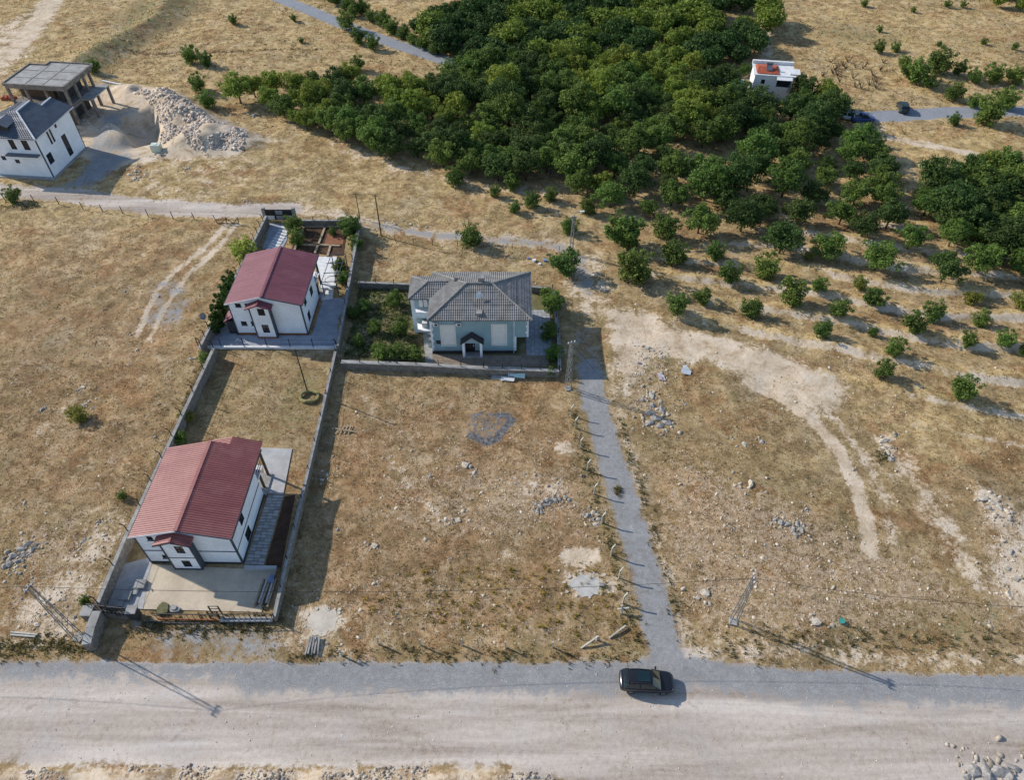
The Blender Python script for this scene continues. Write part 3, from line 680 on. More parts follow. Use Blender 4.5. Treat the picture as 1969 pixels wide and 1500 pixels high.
# ------------------------------------------------------------------ teal house under a hipped tile roof
def teal_house():
    t = thing('teal_house', 'teal house with hipped grey tile roof and cream shuttered windows', 'house', (-3.9, 67.9, 0), R(0.3))
    ox = 3.9; x0, x1, xb = -10.18 + ox, 0.52 + ox, 2.05 + ox; ev = 5.95; D = 8.6; th = 0.24
    org = (x0, 0, 0); L = xb - x0
    holes = [(1.3, 3.0, 1.4, 4.75), (7.7, 9.45, 1.45, 4.85), (4.15, 5.45, 0.25, 2.3)]
    wb = MB(); wall(wb, x1 - x0, ev, th, holes); wb.rot(0, org)
    wb.box(x1, xb, 0, th, 2.75, ev)
    wb.build('front_wall', TEAL, t)
    MB().box(xb - th, xb, th, D, 2.75, ev).box(x1 - th, x1, th, D, 0, 2.74).box(x1 - 0.01, xb, th, D, 2.62, 2.74).build('side_wall', TEAL, t)
    MB().box(x0, x0 + th, th, D, 0, ev).build('side_wall', TEAL, t)
    MB().box(x0 + th, x1 - th, D - th, D, 0, ev).build('rear_wall', TEAL, t)
    MB().box(x0 - 0.03, x1 + 0.03, -0.05, -0.002, 0, 0.42).build('plinth', PLINTH, t)
    for u0, u1, z0, z1 in holes[:2]:
        s = place(MB().box(u0, u1, 0.06, 0.1, z0, z1), org, 0).build('shutter', SHUTTER, t)
        for i in range(1, 14): place(MB().box(u0 + 0.06, u1 - 0.06, 0.035, 0.058, z0 + (z1-z0)*i/14, z0 + (z1-z0)*i/14 + 0.10), org, 0).build('slat', SHUTTER, s)
        f = MB()
        for a, b, c, d in ((u0-0.12, u0, z0-0.12, z1+0.12), (u1, u1+0.12, z0-0.12, z1+0.12), (u0, u1, z1, z1+0.12), (u0, u1, z0-0.12, z0)): f.box(a, b, -0.05, -0.002, c, d)
        place(f, org, 0).build('frame', SHUTTER, s)
    # pedimented porch
    px0, px1 = -6.3 + ox, -3.75 + ox
    d = place(MB().box(4.15, 5.45, 0.12, 0.17, 0.25, 2.3), org, 0).build('door', FRAME, t); place(MB().box(5.22, 5.3, 0.05, 0.11, 1.1, 1.4), org, 0).build('handle', WFRAME, d)
    for x in (px0 + 0.17, px1 - 0.17): MB().box(x - 0.15, x + 0.15, -0.95, -0.06, 0, 2.6).build('porch_pier', WHITE, t)
    pm_ = (px0 + px1)/2
    g = MB(); g.add([(px0, -0.95, 2.6), (px1, -0.95, 2.6), (pm_, -0.95, 3.6), (px0, -0.06, 2.6), (px1, -0.06, 2.6), (pm_, -0.06, 3.6)], [(0, 1, 2), (5, 4, 3), (0, 2, 5, 3), (1, 4, 5, 2), (0, 3, 4, 1)]); g.build('pediment', TEAL, t)
    for sx in (-1, 1):
        xe = pm_ + sx * (px1 - px0 + 0.4)/2
        pts = [(xe, -1.15, 2.55), (xe, -0.05, 2.55), (pm_, -0.05, 3.75), (pm_, -1.15, 3.75)]
        MB().slab(pts if sx > 0 else pts[::-1], 0.12).build('porch_roof', PLINTH, t)
    MB().box(px0, px1, -1.1, -0.06, 0.0, 0.24).build('porch_step', CONC, t)
    # quoins
    for x in (x0, x1):
        for i in range(11 if x == x0 else 5):
            w = 0.34 if i % 2 else 0.22; a = x - 0.03 if x == x0 else x + 0.03 - w
            MB().box(a, a + w, -0.045, -0.003, 0.43 + i*0.5, 0.43 + i*0.5 + 0.44).build('quoin', WHITE, t)
    for i in range(6):
        w = 0.34 if i % 2 else 0.22; MB().box(xb + 0.03 - w, xb + 0.03, -0.045, -0.003, 2.85 + i*0.5, 3.29 + i*0.5).build('quoin', WHITE, t)
    MB().tube([(0.25 + ox, -0.09, 0.1), (0.25 + ox, -0.09, ev)], 0.05).build('downpipe', WHITE, t)
    for u in (-9.47 + ox, -6.65 + ox):
        a = MB().box(u - 0.33, u + 0.33, -0.36, -0.06, 4.9, 5.4).build('air_conditioner', WFRAME, t); MB().tube([(u + 0.08, -0.375, 5.15), (u + 0.08, -0.361, 5.15)], 0.19, 12).build('fan_grille', TRIM, a)
    MB().box(-9.6 + ox, -9.05 + ox, -0.12, -0.003, 1.7, 2.25).build('meter_box', PLINTH, t)
    # main hip roof
    e0, e1, f0, f1 = -10.38 + ox, 2.5 + ox, -0.5, 9.0; rz_, ry = 7.85, 4.3
    r0, r1 = -5.7 + ox, -2.45 + ox; ez = ev + 0.02
    A, B, C, D_ = (e0, f0, ez), (e1, f0, ez), (e1, f1, ez), (e0, f1, ez); P, Q = (r0, ry, rz_), (r1, ry, rz_)
    r = MB()
    slope(r, A, B, Q, P, 0.27, PAN, 0.36); slope(r, B, C, Q, Q, 0.27, PAN, 0.36); slope(r, C, D_, P, Q, 0.27, PAN, 0.36); slope(r, D_, A, P, P, 0.27, PAN, 0.36)
    r.slab([A, B, Q, P], 0.12).slab([B, C, Q], 0.12).slab([C, D_, P, Q], 0.12).slab([D_, A, P], 0.12)
    ro = r.build('roof', TILE, t)
    for a, b in ((A, P), (B, Q), (C, Q), (D_, P), (P, Q)):
        a, b = Vector(a) + Vector((0, 0, .12)), Vector(b) + Vector((0, 0, .12)); MB().tube([a, b], 0.13, 6).build('ridge_tiles', RIDGE_T, ro)
    # chimney stack, skylight hatch and dish on the roof
    MB().box(-4.2 + ox, -3.5 + ox, 4.6, 5.2, 7.3, 8.45).box(-4.3 + ox, -3.4 + ox, 4.5, 5.3, 8.45, 8.57).build('chimney', RIDGE_T, ro)
    MB().box(-7.3 + ox, -6.8 + ox, 5.5, 6.0, 6.9, 7.9).build('chimney', RIDGE_T, ro)
    MB().box(-4.45 + ox, -3.65 + ox, 0.05, 0.75, 6.1, 6.62).build('roof_hatch', RIDGE_T, ro)
    ds = MB(); n = 14
    ds.v = [(0, 0, 0)] + [(0.42*math.cos(2*math.pi*i/n), 0.42*math.sin(2*math.pi*i/n), 0.12) for i in range(n)]; ds.f = [(0, i+1, (i+1) % n + 1) for i in range(n)]
    dd = ds.build('dish', WHITEPL, ro, (-4.1 + ox, 2.4, 7.6)); dd.rotation_euler = (R(50), 0, R(20))
    MB().tube([(-4.1 + ox, 2.5, 6.9), (-4.1 + ox, 2.42, 7.58)], 0.03).build('dish_mast', GREYSTEEL, ro)
    # side wing: columned balcony under its own hip
    w0, w1, g0, g1 = -13.1 + ox, -8.2 + ox, 3.6, 8.2; wz = 6.9; wy = (g0 + g1)/2
    w = MB(); a, b, c, d = (w0, g0, ez), (w1, g0, ez), (w1, g1, ez), (w0, g1, ez); p, q = (w0 + 2.4, wy, wz), (w1 + 1.5, wy, wz)
    slope(w, a, b, (w1, wy, wz), p, 0.27, PAN, 0.36); slope(w, c, d, p, (w1, wy, wz), 0.27, PAN, 0.36); slope(w, d, a, p, p, 0.27, PAN, 0.36)
    w.slab([a, b, (w1, wy, wz), p], 0.1).slab([c, d, p, (w1, wy, wz)], 0.1).slab([d, a, p], 0.1)
    wr = w.build('wing_roof', TILE, t)
    for s_, e_ in ((a, p), (d, p), (p, (w1, wy, wz))): MB().tube([Vector(s_) + Vector((0, 0, .1)), Vector(e_) + Vector((0, 0, .1))], 0.11, 6).build('ridge_tiles', RIDGE_T, wr)
    MB().box(w0 + 0.3, x0 - 0.01, 5.6, 5.84, 0, ev).build('wing_wall', TEAL, t)
    MB().box(w0 + 0.2, x0 - 0.01, 3.95, 5.6, 2.55, 2.78).build('balcony_floor', WHITE, t)
    MB().box(w0 + 0.2, x0 - 0.01, 3.95, 5.6, 0.02, 0.3).build('terrace_floor', WHITE, t)
    MB().box(w0 + 0.2, w0 + 0.65, 3.9, 4.35, 0, ev).build('column', WHITE, t)
    MB().box(w0 + 0.3, x0 - 0.01, 3.92, 4.0, 2.78, 3.5).build('parapet', WHITE, t)
    g = MB().box(w0 + 1.0, w0 + 2.1, 5.52, 5.59, 3.1, 5.2).build('window', WHITEPL, t); MB().box(w0 + 1.5, w0 + 1.58, 5.49, 5.515, 3.1, 5.2).build('mullion', FRAME, g)
    MB().box(w0 + 1.2, w0 + 1.9, 4.6, 5.2, 0.3, 1.05).build('terrace_table', WHITEPL, t)
    return t
house_c = teal_house()

# ------------------------------------------------------------------ white house under grey metal roof, far side of the track
def grey_roof_house():
    cx, cy = at(104, 341.6)
    t = thing('grey_roofed_house', 'tall white house with dark grey ribbed metal roof beside the track', 'house', (cx, cy, 0), R(-6.0))
    ev, D, w, th = 7.05, 10.6, 10.5, 0.25
    fh = [(w-4.9, w-3.9, 4.95, 6.75), (w-2.65, w-1.55, 4.95, 6.75), (w-7.7, w-6.9, 2.85, 3.6), (w-5.5, w-4.7, 2.4, 3.1), (w-8.6, w-7.9, 5.0, 6.6)]
    sh = [(5.3, 5.9, 6.0, 6.8), (2.8, 3.3, 4.4, 6.9), (3.6, 4.1, 4.4, 6.9), (5.6, 6.9, 0.7, 4.4), (0.4, 1.8, 2.0, 3.75)]
    place(wall(MB(), w, ev, th, fh), (-w, 0, 0), 0).build('front_wall', WHITE, t)
    place(wall(MB(), D-th, ev, th, sh), (0, th, 0), math.pi/2).build('side_wall', WHITE, t)
    MB().box(-w, -w+th, th, D, 0, ev).box(-w+th, 0-th, D-th, D, 0, ev).build('rear_wall', WHITE, t)
    for q in fh: window(t, (-w, 0, 0), 0, *q, mull=1, frame=TRIM)
    for q in sh: window(t, (0, th, 0), math.pi/2, *q, mull=0, frame=TRIM, trans=(q[2]+q[3])/2)
    MB().box(-6.0, -0.4, -0.9, -0.01, 4.1, 4.3).build('canopy', GREYMETAL, t)
    MB().box(-0.12, 0.03, -0.03, -0.002, 0, ev).box(0.002, 0.04, -0.03, 0.14, 0, ev).build('corner_trim', TRIM, t)
    MB().box(0.002, 0.04, D-0.14, D, 0, ev).build('corner_trim', TRIM, t)
    o = 0.4; e0, e1, f0, f1 = -w-o, o, -o, 8.4; ez = ev + 0.02; rz_ = 9.2; xr = -4.6; ry = 4.6
    P = (xr, ry, rz_); Q = (xr, f1, rz_)
    r = MB(); slope(r, (e1, f0, ez), (e1, f1, ez), Q, P, 0.36, RIB); slope(r, (e0, f0, ez), (e1, f0, ez), P, (xr-1.2, ry, rz_), 0.30, PAN, 0.4); slope(r, (e0, f1, ez), (e0, f0, ez), (xr-1.2, ry, rz_), (xr-1.2, f1, rz_), 0.36, RIB)
    r.slab([(e1, f0, ez), (e1, f1, ez), Q, P], 0.1).slab([(e0, f0, ez), (e1, f0, ez), P, (xr-1.2, ry, rz_)], 0.1).slab([(xr-1.2, ry, rz_), P, Q, (xr-1.2, f1, rz_)], 0.1).slab([(e0, f1, ez), (e0, f0, ez), (xr-1.2, ry, rz_), (xr-1.2, f1, rz_)], 0.1)
    x2, z2 = -2.9, ez + (rz_-ez)*(e1+2.9)/(e1-xr)
    slope(r, (e1, f1, ez), (e1, f1+3.0, ez), (x2, f1+3.0, z2), (x2, f1, z2), 0.36, RIB); slope(r, (x2-2.4, f1+3.0, z2-0.9), (x2-2.4, f1, z2-0.9), (x2, f1, z2), (x2, f1+3.0, z2), 0.36, RIB)
    ro = r.build('roof', GREYMETAL, t)
    for a, b in (((e1, f0, ez), P), (P, Q), ((x2, f1, z2), (x2, f1+3.0, z2))): MB().tube([Vector(a)+Vector((0, 0, .08)), Vector(b)+Vector((0, 0, .08))], 0.13, 6).build('ridge_cap', WFRAME, ro)
    for sy in (0,): 
        dm = MB().box(-7.2, -4.6, 0.9, 3.2, 7.4, 8.5).build('dormer', PLINTH, ro)
        MB().slab([(-7.5, 0.5, 8.5), (-5.9, 0.5, 9.2), (-5.9, 3.6, 9.2), (-7.5, 3.6, 8.5)], 0.1).slab([(-5.9, 0.5, 9.2), (-4.3, 0.5, 8.5), (-4.3, 3.6, 8.5), (-5.9, 3.6, 9.2)], 0.1).build('dormer_roof', GREYMETAL, dm)
    MB().bar((e1+0.05, f0, ez-0.06), (e1+0.05, f1+3.0, ez-0.06), 0.12, 0.12).build('gutter', WFRAME, ro); MB().bar((e0, f0-0.05, ez-0.06), (e1, f0-0.05, ez-0.06), 0.12, 0.12).build('gutter', WFRAME, ro)
    MB().prism([(-w-1, -0.9), (0.6, -0.9), (0.7, D), (0.3, D), (0.25, -0.05), (-w-1, -0.05)], -0.3, 0.12).build('apron', CONC, t)
    return t
house_d = grey_roof_house()

# ------------------------------------------------------------------ unfinished concrete frame
def concrete_frame():
    zt = 7.3; P = [at(4, 161, zt), at(122, 168, zt), at(169, 122, zt), at(75, 116, zt)]
    ang = math.atan2(P[1][1]-P[0][1], P[1][0]-P[0][0])
    t = thing('concrete_frame_building', 'unfinished grey concrete frame building with flat roof slab and open storeys', 'building', (P[1][0], P[1][1], 0), ang)
    L, D = 11.8, 10.0
    s = MB().prism([(-L, 0), (0, 0), (0, D), (-L*0.72, D), (-L*0.72, D-1.4), (-L, D-1.4)], zt-0.35, zt).build('roof_slab', CONCD, t)
    up = MB()
    for a, b in (((-L, 0), (0, 0)), ((0, 0), (0, D)), ((0, D), (-L*0.72, D)), ((-L*0.72, D), (-L*0.72, D-1.4)), ((-L*0.72, D-1.4), (-L, D-1.4)), ((-L, D-1.4), (-L, 0))):
        MB().bar((*a, zt+0.1), (*b, zt+0.1), 0.22, 0.18).build('upstand', CONCD, s)
    # cast bays of the slab between darker joints
    xs, ys = [-L+0.3, -7.6, -4.2, -0.3], [0.3, 2.9, 6.0, D-0.3]
    for i in range(3):
        for j in range(3):
            y1 = min(ys[j+1], D-1.8) if i == 0 else ys[j+1]
            if i == 0 and j == 2 and y1 - ys[j] < 0.8: continue
            MB().box(xs[i]+0.12, xs[i+1]-0.12, ys[j]+0.12, y1-0.12, zt+0.003, zt+0.05).build('slab_bay', CONC, s)
    MB().box(-L+0.2, -0.2, 0.2, D-1.6, 3.55, 3.85).build('floor_slab', CONCD, t)
    MB().box(-0.2, 2.0, 3.2, D-0.4, 3.5, 3.75).build('balcony_slab', CONC, t)
    for x in (-L+0.3, -8, -4.2, -0.3):
        for y in (0.35, 3.4, 6.4, 8.3):
            MB().box(x-0.2, x+0.2, y-0.2, y+0.2, 0, 3.54).build('column', CONCD, t); MB().box(x-0.2, x+0.2, y-0.2, y+0.2, 3.86, zt-0.36).build('column', CONCD, t)
    for y in (3.6, D-0.7): MB().box(1.5, 1.9, y-0.2, y+0.2, 0, 3.49).build('column', CONCD, t)
    for z in (3.45, zt-0.45):
        MB().box(-L+0.25, -0.25, 0.16, 0.54, z-0.35, z+0.05).build('beam', CONCD, t); MB().box(-0.52, -0.1, 0.56, D-0.6, z-0.35, z+0.05).build('beam', CONCD, t)
    MB().box(-3.9, -0.5, 0.3, 0.5, 0, 2.9).build('infill_wall', WOOD, t); MB().box(-L+0.5, -8.3, 3.3, 3.5, 3.86, 6.4).build('infill_wall', WOOD, t); MB().box(-7.8, -4.5, 6.3, 6.5, 0, 6.4).build('infill_wall', BRICK, t)
    for z0_, z1_ in ((0, 3.5), (3.87, zt-0.4)): MB().box(-L+0.6, -4.6, 2.6, 2.8, z0_, z1_).build('dark_interior_wall', WOOD, t); MB().box(-2.2, -2.0, 1.2, 7.5, z0_, z1_).build('dark_interior_wall', PLINTH, t)  # brown formwork-like and dark panels added inside so the open storeys look dark
    for i in range(26):
        x, y = random.uniform(-L+0.8, -0.6), random.uniform(0.8, 7.6); MB().tube([(x, y, 3.86), (x, y, zt-0.36)], 0.05, 5).build('prop', WOOD, t)
    return t
concrete_frame()

# ------------------------------------------------------------------ far house in the grove
def far_house():
    x, y = at(1441, 190)
    t = thing('grove_house', 'pale house with white roof terrace and red tiles among the orchard trees', 'house', (x, y, 0), R(-9)); t.scale = (.8, .8, .8)
    h = 6.0; L, D = 9.2, 6.5
    holes = [(1.7, 2.6, 3.9, 5.0), (5.4, 8.8, 3.4, 5.2)]
    place(wall(MB(), L, h, 0.25, holes), (0, 0, 0), 0).build('front_wall', SHUTTER, t)
    MB().box(0, 0.25, 0.25, D, 0, h).box(L-0.25, L, 0.25, D, 0, h).box(0.25, L-0.25, D-0.25, D, 0, h).build('side_wall', WHITE, t)
    window(t, (0, 0, 0), 0, *holes[0]); MB().box(5.4, 8.8, 1.6, 1.7, 3.4, 5.2).build('loggia_wall', PLINTH, t)
    rf = MB().box(-0.3, L+0.3, -0.3, D+0.3, h, h+0.18).build('roof', WHITEPL, t)
    MB().box(-0.3, L+0.3, D-0.3, D+0.4, h+0.183, h+0.9).build('parapet', WHITEPL, rf)
    r = MB(); slope(r, (0.4, 0.2, h+0.25), (5.6, 0.2, h+0.25), (5.0, 3.2, h+0.75), (1.0, 3.2, h+0.75), 0.3, PAN, 0.36); slope(r, (5.6, 5.6, h+0.25), (0.4, 5.6, h+0.25), (1.0, 3.2, h+0.75), (5.0, 3.2, h+0.75), 0.3, PAN, 0.36); slope(r, (5.6, 0.2, h+0.25), (5.6, 5.6, h+0.25), (5.0, 3.2, h+0.75), (5.0, 3.2, h+0.75), 0.3, PAN, .36); slope(r, (0.4, 5.6, h+0.25), (0.4, 0.2, h+0.25), (1.0, 3.2, h+0.75), (1.0, 3.2, h+0.75), 0.3, PAN, .36)
    r.build('tiled_roof', BRICK, rf)
    MB().slab([(5.0, -1.6, 5.75), (8.6, -1.6, 5.75), (8.9, 1.4, 6.35), (5.2, 1.4, 6.35)], 0.08).build('awning', WHITEPL, t)
    MB().slab([(8.0, 0.6, 6.45), (10.6, 0.6, 6.4), (10.6, 3.4, 6.55), (8.0, 3.4, 6.6)], 0.08).build('awning', WHITEPL, t)
    so = thing('solar_water_heater', 'solar water heater with tank on red tiles of the far house', 'water heater', (x, y, 0), R(-9)); so.scale = (.8, .8, .8)
    MB().slab([(2.5, 1.2, h+0.75), (3.9, 1.2, h+0.75), (3.9, 2.6, h+1.7), (2.5, 2.6, h+1.7)], 0.08).build('collector', GREYMETAL, so)
    MB().tube([(2.4, 2.8, h+1.9), (4.0, 2.8, h+1.9)], 0.28, 12).build('tank', GREYSTEEL, so)
    for xx in (2.7, 3.7): MB().bar((xx, 2.8, h+0.6), (xx, 2.8, h+1.7), 0.06).build('stand', GREYSTEEL, so)
    px, py = at(1352, 163)
    p = thing('swimming_pool', 'rectangular teal swimming pool beside the far house in the grove', 'pool', (px, py, 0), R(-9))
    MB().box(-0.3, 8.3, -0.3, 0, 0, 0.35).box(-0.3, 8.3, 3, 3.3, 0, 0.35).box(-0.3, 0, 0, 3, 0, 0.35).box(8, 8.3, 0, 3, 0, 0.35).build('coping', CONC, p)
    MB().box(0.001, 7.999, 0.001, 2.999, 0.02, 0.22).build('water', pm('pool_water', S(70, 150, 140), S(60, 140, 132), 0.5, 0.12, spec=0.5), p)
far_house()
# ------------------------------------------------------------------ boundary walls with coping and bent-top fence posts
def bwall(label, pts, h, th=0.35, post=2.7, posth=0.9, bend=0.3, cap=CAPM, mat=None, wires=True, name='stone_wall', z0=-0.4, capname='coping'):
    """Wall along plan points; coping on top, steel posts with bent tops and two wires."""
    t = thing(name, label, 'wall', (pts[0][0], pts[0][1], 0)); ox, oy = pts[0]
    w = MB(); c = MB(); P = [(x-ox, y-oy) for x, y in pts]
    for (ax, ay), (bx, by) in zip(P, P[1:]): w.bar((ax, ay, (h+z0)/2), (bx, by, (h+z0)/2), th, h-z0); c.bar((ax, ay, h+0.05), (bx, by, h+0.05), th+0.08, 0.09)
    w.build('masonry', mat or MASON, t); c.build(capname, cap, t)
    if post:
        tops = []
        for (ax, ay), (bx, by) in zip(P, P[1:]):
            L = math.hypot(bx-ax, by-ay); n = max(1, int(L/post)); nx, ny = (ay-by)/L*bend, (bx-ax)/L*bend
            for i in range(n+1):
                x, y = ax+(bx-ax)*i/n, ay+(by-ay)*i/n
                MB().tube([(x, y, h+0.09), (x, y, h+posth), (x+nx, y+ny, h+posth+abs(bend)*0.8)], 0.055, 5).build('fence_post', BLACKMETAL, t); tops.append((x, y))
        if wires:
            for k, z in enumerate((0.4, 0.85)):
                wr = MB()
                for a, b in zip(tops, tops[1:]):
                    if math.hypot(a[0]-b[0], a[1]-b[1]) > 0.05: wr.bar((*a, h+z*posth), (*b, h+z*posth), 0.018)
                wr.build('fence_wire', WIRE, t)
    return t
def T(pts, z): return [at(x, y, z) for x, y in pts]
bwall('long stone wall with fence posts between brown field and the red-roofed houses plot', T([(188, 1160), (246, 1022), (350, 800), (411, 670)], 1.5), 1.5, 0.3, 2.9, 1.1, .35)
bwall('shaded boundary wall with pale coping along the open lot, beside bright red house', T([(527, 1187), (552, 1075), (580, 958), (617, 800), (645, 676)], 1.0), 1.0, 0.24, 3.0, .7, 0.0)
bwall('low white-capped wall with fence posts in front of the plum-roofed house', T([(382, 667), (470, 667), (647, 668)], 0.3), 0.3, 0.22, 2.6, 1.5, 0.0, WHITEPL, WHITE)
bwall('garden wall with slanted posts on the field side of the plum-roofed house', T([(386, 664), (424, 588), (470, 500), (512, 415)], 1.6), 1.6, 0.28, 1.5, 1.1)
bwall('shaded garden wall between the plum-roofed house and the teal house', T([(648, 666), (664, 585), (678, 500), (692, 425)], 1.5), 1.5, 0.3, 3.2, 0.9)
bwall('pale low wall behind the vegetable beds by the track', T([(573, 424), (690, 424)], 1.0), 1.0, 0.3, 2.0, 0.8, 0.0)
bwall('rough grey stone wall in front of the teal house', T([(656, 696), (800, 701), (930, 708), (1075, 713)], 1.0), 1.0, 0.5, 2.3, 1.0, 0.0, CONC)
bwall('thin pale wall behind the teal house garden', T([(688, 543), (792, 547)], 0.9), 0.9, 0.3, 2.4, 0.8, 0.0)
bwall('short pale wall behind the teal house beside the lane', T([(1015, 551), (1062, 555)], 0.9), 0.9, 0.3, 2.4, 0.8, 0.0)
bwall('wall in shade between teal house garden and the gravel lane', T([(1062, 556), (1074, 640), (1076, 712)], 1.0), 1.0, 0.35, 2.4, 0.9, 0.0)
# retaining stub that runs from the gate corner down to the dirt road
q = T([(186, 1176), (174, 1208), (166, 1240)], 1.3); bwall('thick stone retaining wall stub at the gate corner by the road', q, 1.3, 0.75, 0, cap=CONC)

# ------------------------------------------------------------------ paved yards
def pave(name, label, cat, poly, z0, z1, mat, pts3=None, joints=0):
    pts = pts3 or W(poly); ox, oy = pts[0]
    o = MB().prism([(x-ox, y-oy) for x, y in pts], z0, z1).build(name, mat, None, (ox, oy, 0)); o['kind'] = 'structure'; return o
yard = pave('driveway', None, None, [(292, 1086), (532, 1098), (503, 1178), (276, 1172)], -0.1, 0.06, CREAM)
pave('walkway', None, None, [(228, 1088), (290, 1072), (292, 1085), (275, 1172), (205, 1170)], -0.1, 0.045, PAVE)
pave('patio', None, None, [(500, 862), (562, 864), (545, 952), (515, 950)], -0.1, 0.10, PAVE)
pv = thing('paver_walkway', 'walkway of grey pavers along the side wall of the bright red house', 'walkway')
A0, A1, B0, B1 = at(516, 952), at(546, 953), at(471, 1086), at(507, 1088)
for i in range(22):
    for j in range(3):
        def lp(u, v): 
            a = (A0[0]+(A1[0]-A0[0])*u, A0[1]+(A1[1]-A0[1])*u); b = (B0[0]+(B1[0]-B0[0])*u, B0[1]+(B1[1]-B0[1])*u); return (a[0]+(b[0]-a[0])*v, a[1]+(b[1]-a[1])*v)
        u0, u1, v0, v1 = j/3+.008, (j+1)/3-.008, i/22+.003, (i+1)/22-.003
        MB().prism([lp(u0, v0), lp(u1, v0), lp(u1, v1), lp(u0, v1)], -0.05, 0.07 + 0.004*((i*7+j*3) % 4)).build('paver', PAVE if (i+j) % 3 else CONC, pv)
o = pave('soil_bed', None, None, [(548, 955), (568, 952), (540, 1092), (509, 1090)], -0.1, 0.03, SOIL)
lw = T([(470, 1091), (532, 1092)], 0.5); bwall('short low concrete wall between driveway and paved side yard', lw, 0.5, 0.25, 0, mat=PAVE, cap=PAVE, z0=-0.1)
# driveway joints (strips of darker mortar are gaps between slabs) : drain strip
dr = W([(336, 1110), (346, 1112), (338, 1160), (326, 1160)]); MB().prism(dr, 0.05, 0.064).build('drain_strip', CONC, yard)
yb = pave('yard', None, None, [(388, 668), (424, 600), (446, 560), (455, 645), (600, 645), (622, 575), (664, 572), (648, 667)], -0.1, 0.05, PAVEB)
pave('driveway', None, None, [(505, 478), (520, 430), (556, 432), (552, 462), (540, 482)], -0.1, 0.05, PAVEB)
ss = thing('stepping_slabs', 'row of white stepping slabs beside the rear driveway', 'paving')
for i in range(9):
    a, b = at(556 - 3.2*i, 440 + 5.2*i), None; MB().box(-0.85, 0.85, -0.24, 0.24, 0, 0.11).rot(R(-28)).build('slab', WHITEPL, ss, (a[0]-0.6, a[1], 0.03))
pave('terrace', None, None, [(608, 494), (648, 494), (640, 575), (618, 578)], -0.1, 0.08, WHITEPL)
pave('forecourt', None, None, [(820, 682), (1052, 684), (1058, 706), (820, 702)], -0.1, 0.05, pm('brown_paving', S(150, 136, 120), S(128, 114, 100), 1.2, 0.9))
pt = thing('checkered_terrace', 'blue and white checkered terrace tiles beside the teal house', 'terrace')
c0 = at(1018, 684); 
for i in range(6):
    for j in range(16): MB().box(0.02, 0.54, 0.02, 0.54, 0.0, 0.07).build('tile', (PAVEB, PAVE)[(i+j) % 2], pt, (c0[0]+i*0.56-0.4, c0[1]+j*0.56, 0))
pave('side_path', None, None, [(812, 620), (830, 620), (832, 700), (818, 700)], -0.1, 0.055, CONC)

# garden beds with timber edging
bd = thing('garden_beds', 'soil vegetable beds with pale timber edging behind the plum-roofed house', 'garden bed')
Q = lambda pts: W(pts)
MB().prism(Q([(572, 438), (668, 438), (660, 492), (560, 484)]), -0.1, 0.05).build('soil', SOIL, bd)
for a, b in (((585, 436), (566, 484)), ((626, 437), (606, 488)), ((580, 437), (660, 437)), ((577, 471), (609, 473)), ((606, 472), (654, 474)), ((636, 474), (630, 494))):
    (ax, ay), (bx, by) = at(*a), at(*b); MB().bar((ax, ay, 0.12), (bx, by, 0.12), 0.32, 0.24).build('edging', LWOOD, bd)
MB().prism(Q([(630, 450), (662, 450), (660, 470), (624, 470)]), 0.05, 0.09).build('tilled_soil', pm('red_soil', S(150, 104, 78), S(128, 86, 64), 2, .95, .5, 8, .05), bd)

# pergola frame, swing seat and tub on the garden terrace
pg = thing('pergola', 'grey metal pergola frame with pale slats on the garden terrace', 'pergola', (*at(625, 570), 0))
for x, y in ((0, 0), (1.9, 0.2), (0.3, 6.2), (2.2, 6.4)): MB().box(x-.05, x+.05, y-.05, y+.05, 0.08, 2.5).build('post', TRIM, pg)
for y in (0, 2, 4.2, 6.3): MB().bar((-0.1, y, 2.54), (2.3, y+0.15, 2.54), 0.08).build('rafter', TRIM, pg)
for x in (0, 2.0): MB().bar((x, -0.2, 2.62), (x+0.3, 6.6, 2.62), 0.07).build('beam', TRIM, pg)
tb = thing('garden_table', 'small white garden table on the terrace under the pergola', 'table', (*at(628, 558), 0.05))
MB().tube([(0, 0, 0.7), (0, 0, 0.75)], 0.7, 14).build('table_top', WHITEPL, tb); MB().tube([(0, 0, 0), (0, 0, 0.7)], 0.06).build('leg', TRIM, tb)
rg = thing('round_swing_frame', 'round grey swing seat frame at the terrace corner', 'swing seat', (*at(640, 552), 0.05))
MB().tube([(0.9*math.cos(a), 0.15*math.sin(a*2), 1.0+0.9*math.sin(a)) for a in np.linspace(0, 2*math.pi, 20)], 0.05, 5, False).build('hoop', GREYSTEEL, rg); MB().box(-0.5, 0.5, -0.25, 0.25, 0.1, 0.45).build('seat', WHITEPL, rg)
bn = thing('garden_bench', 'blue-grey bench along the garden wall by the terrace', 'bench', (*at(648, 520), 0.05), R(4))
MB().box(-0.25, 0.25, -1.6, 1.6, 0.35, 0.45).build('seat', PAVEB, bn); MB().box(0.26, 0.32, -1.6, 1.6, 0.45, 0.95).build('backrest', PAVEB, bn)
for y in (-1.4, 1.4): MB().box(-0.2, 0.2, y-.05, y+.05, 0, 0.349).build('leg', TRIM, bn)
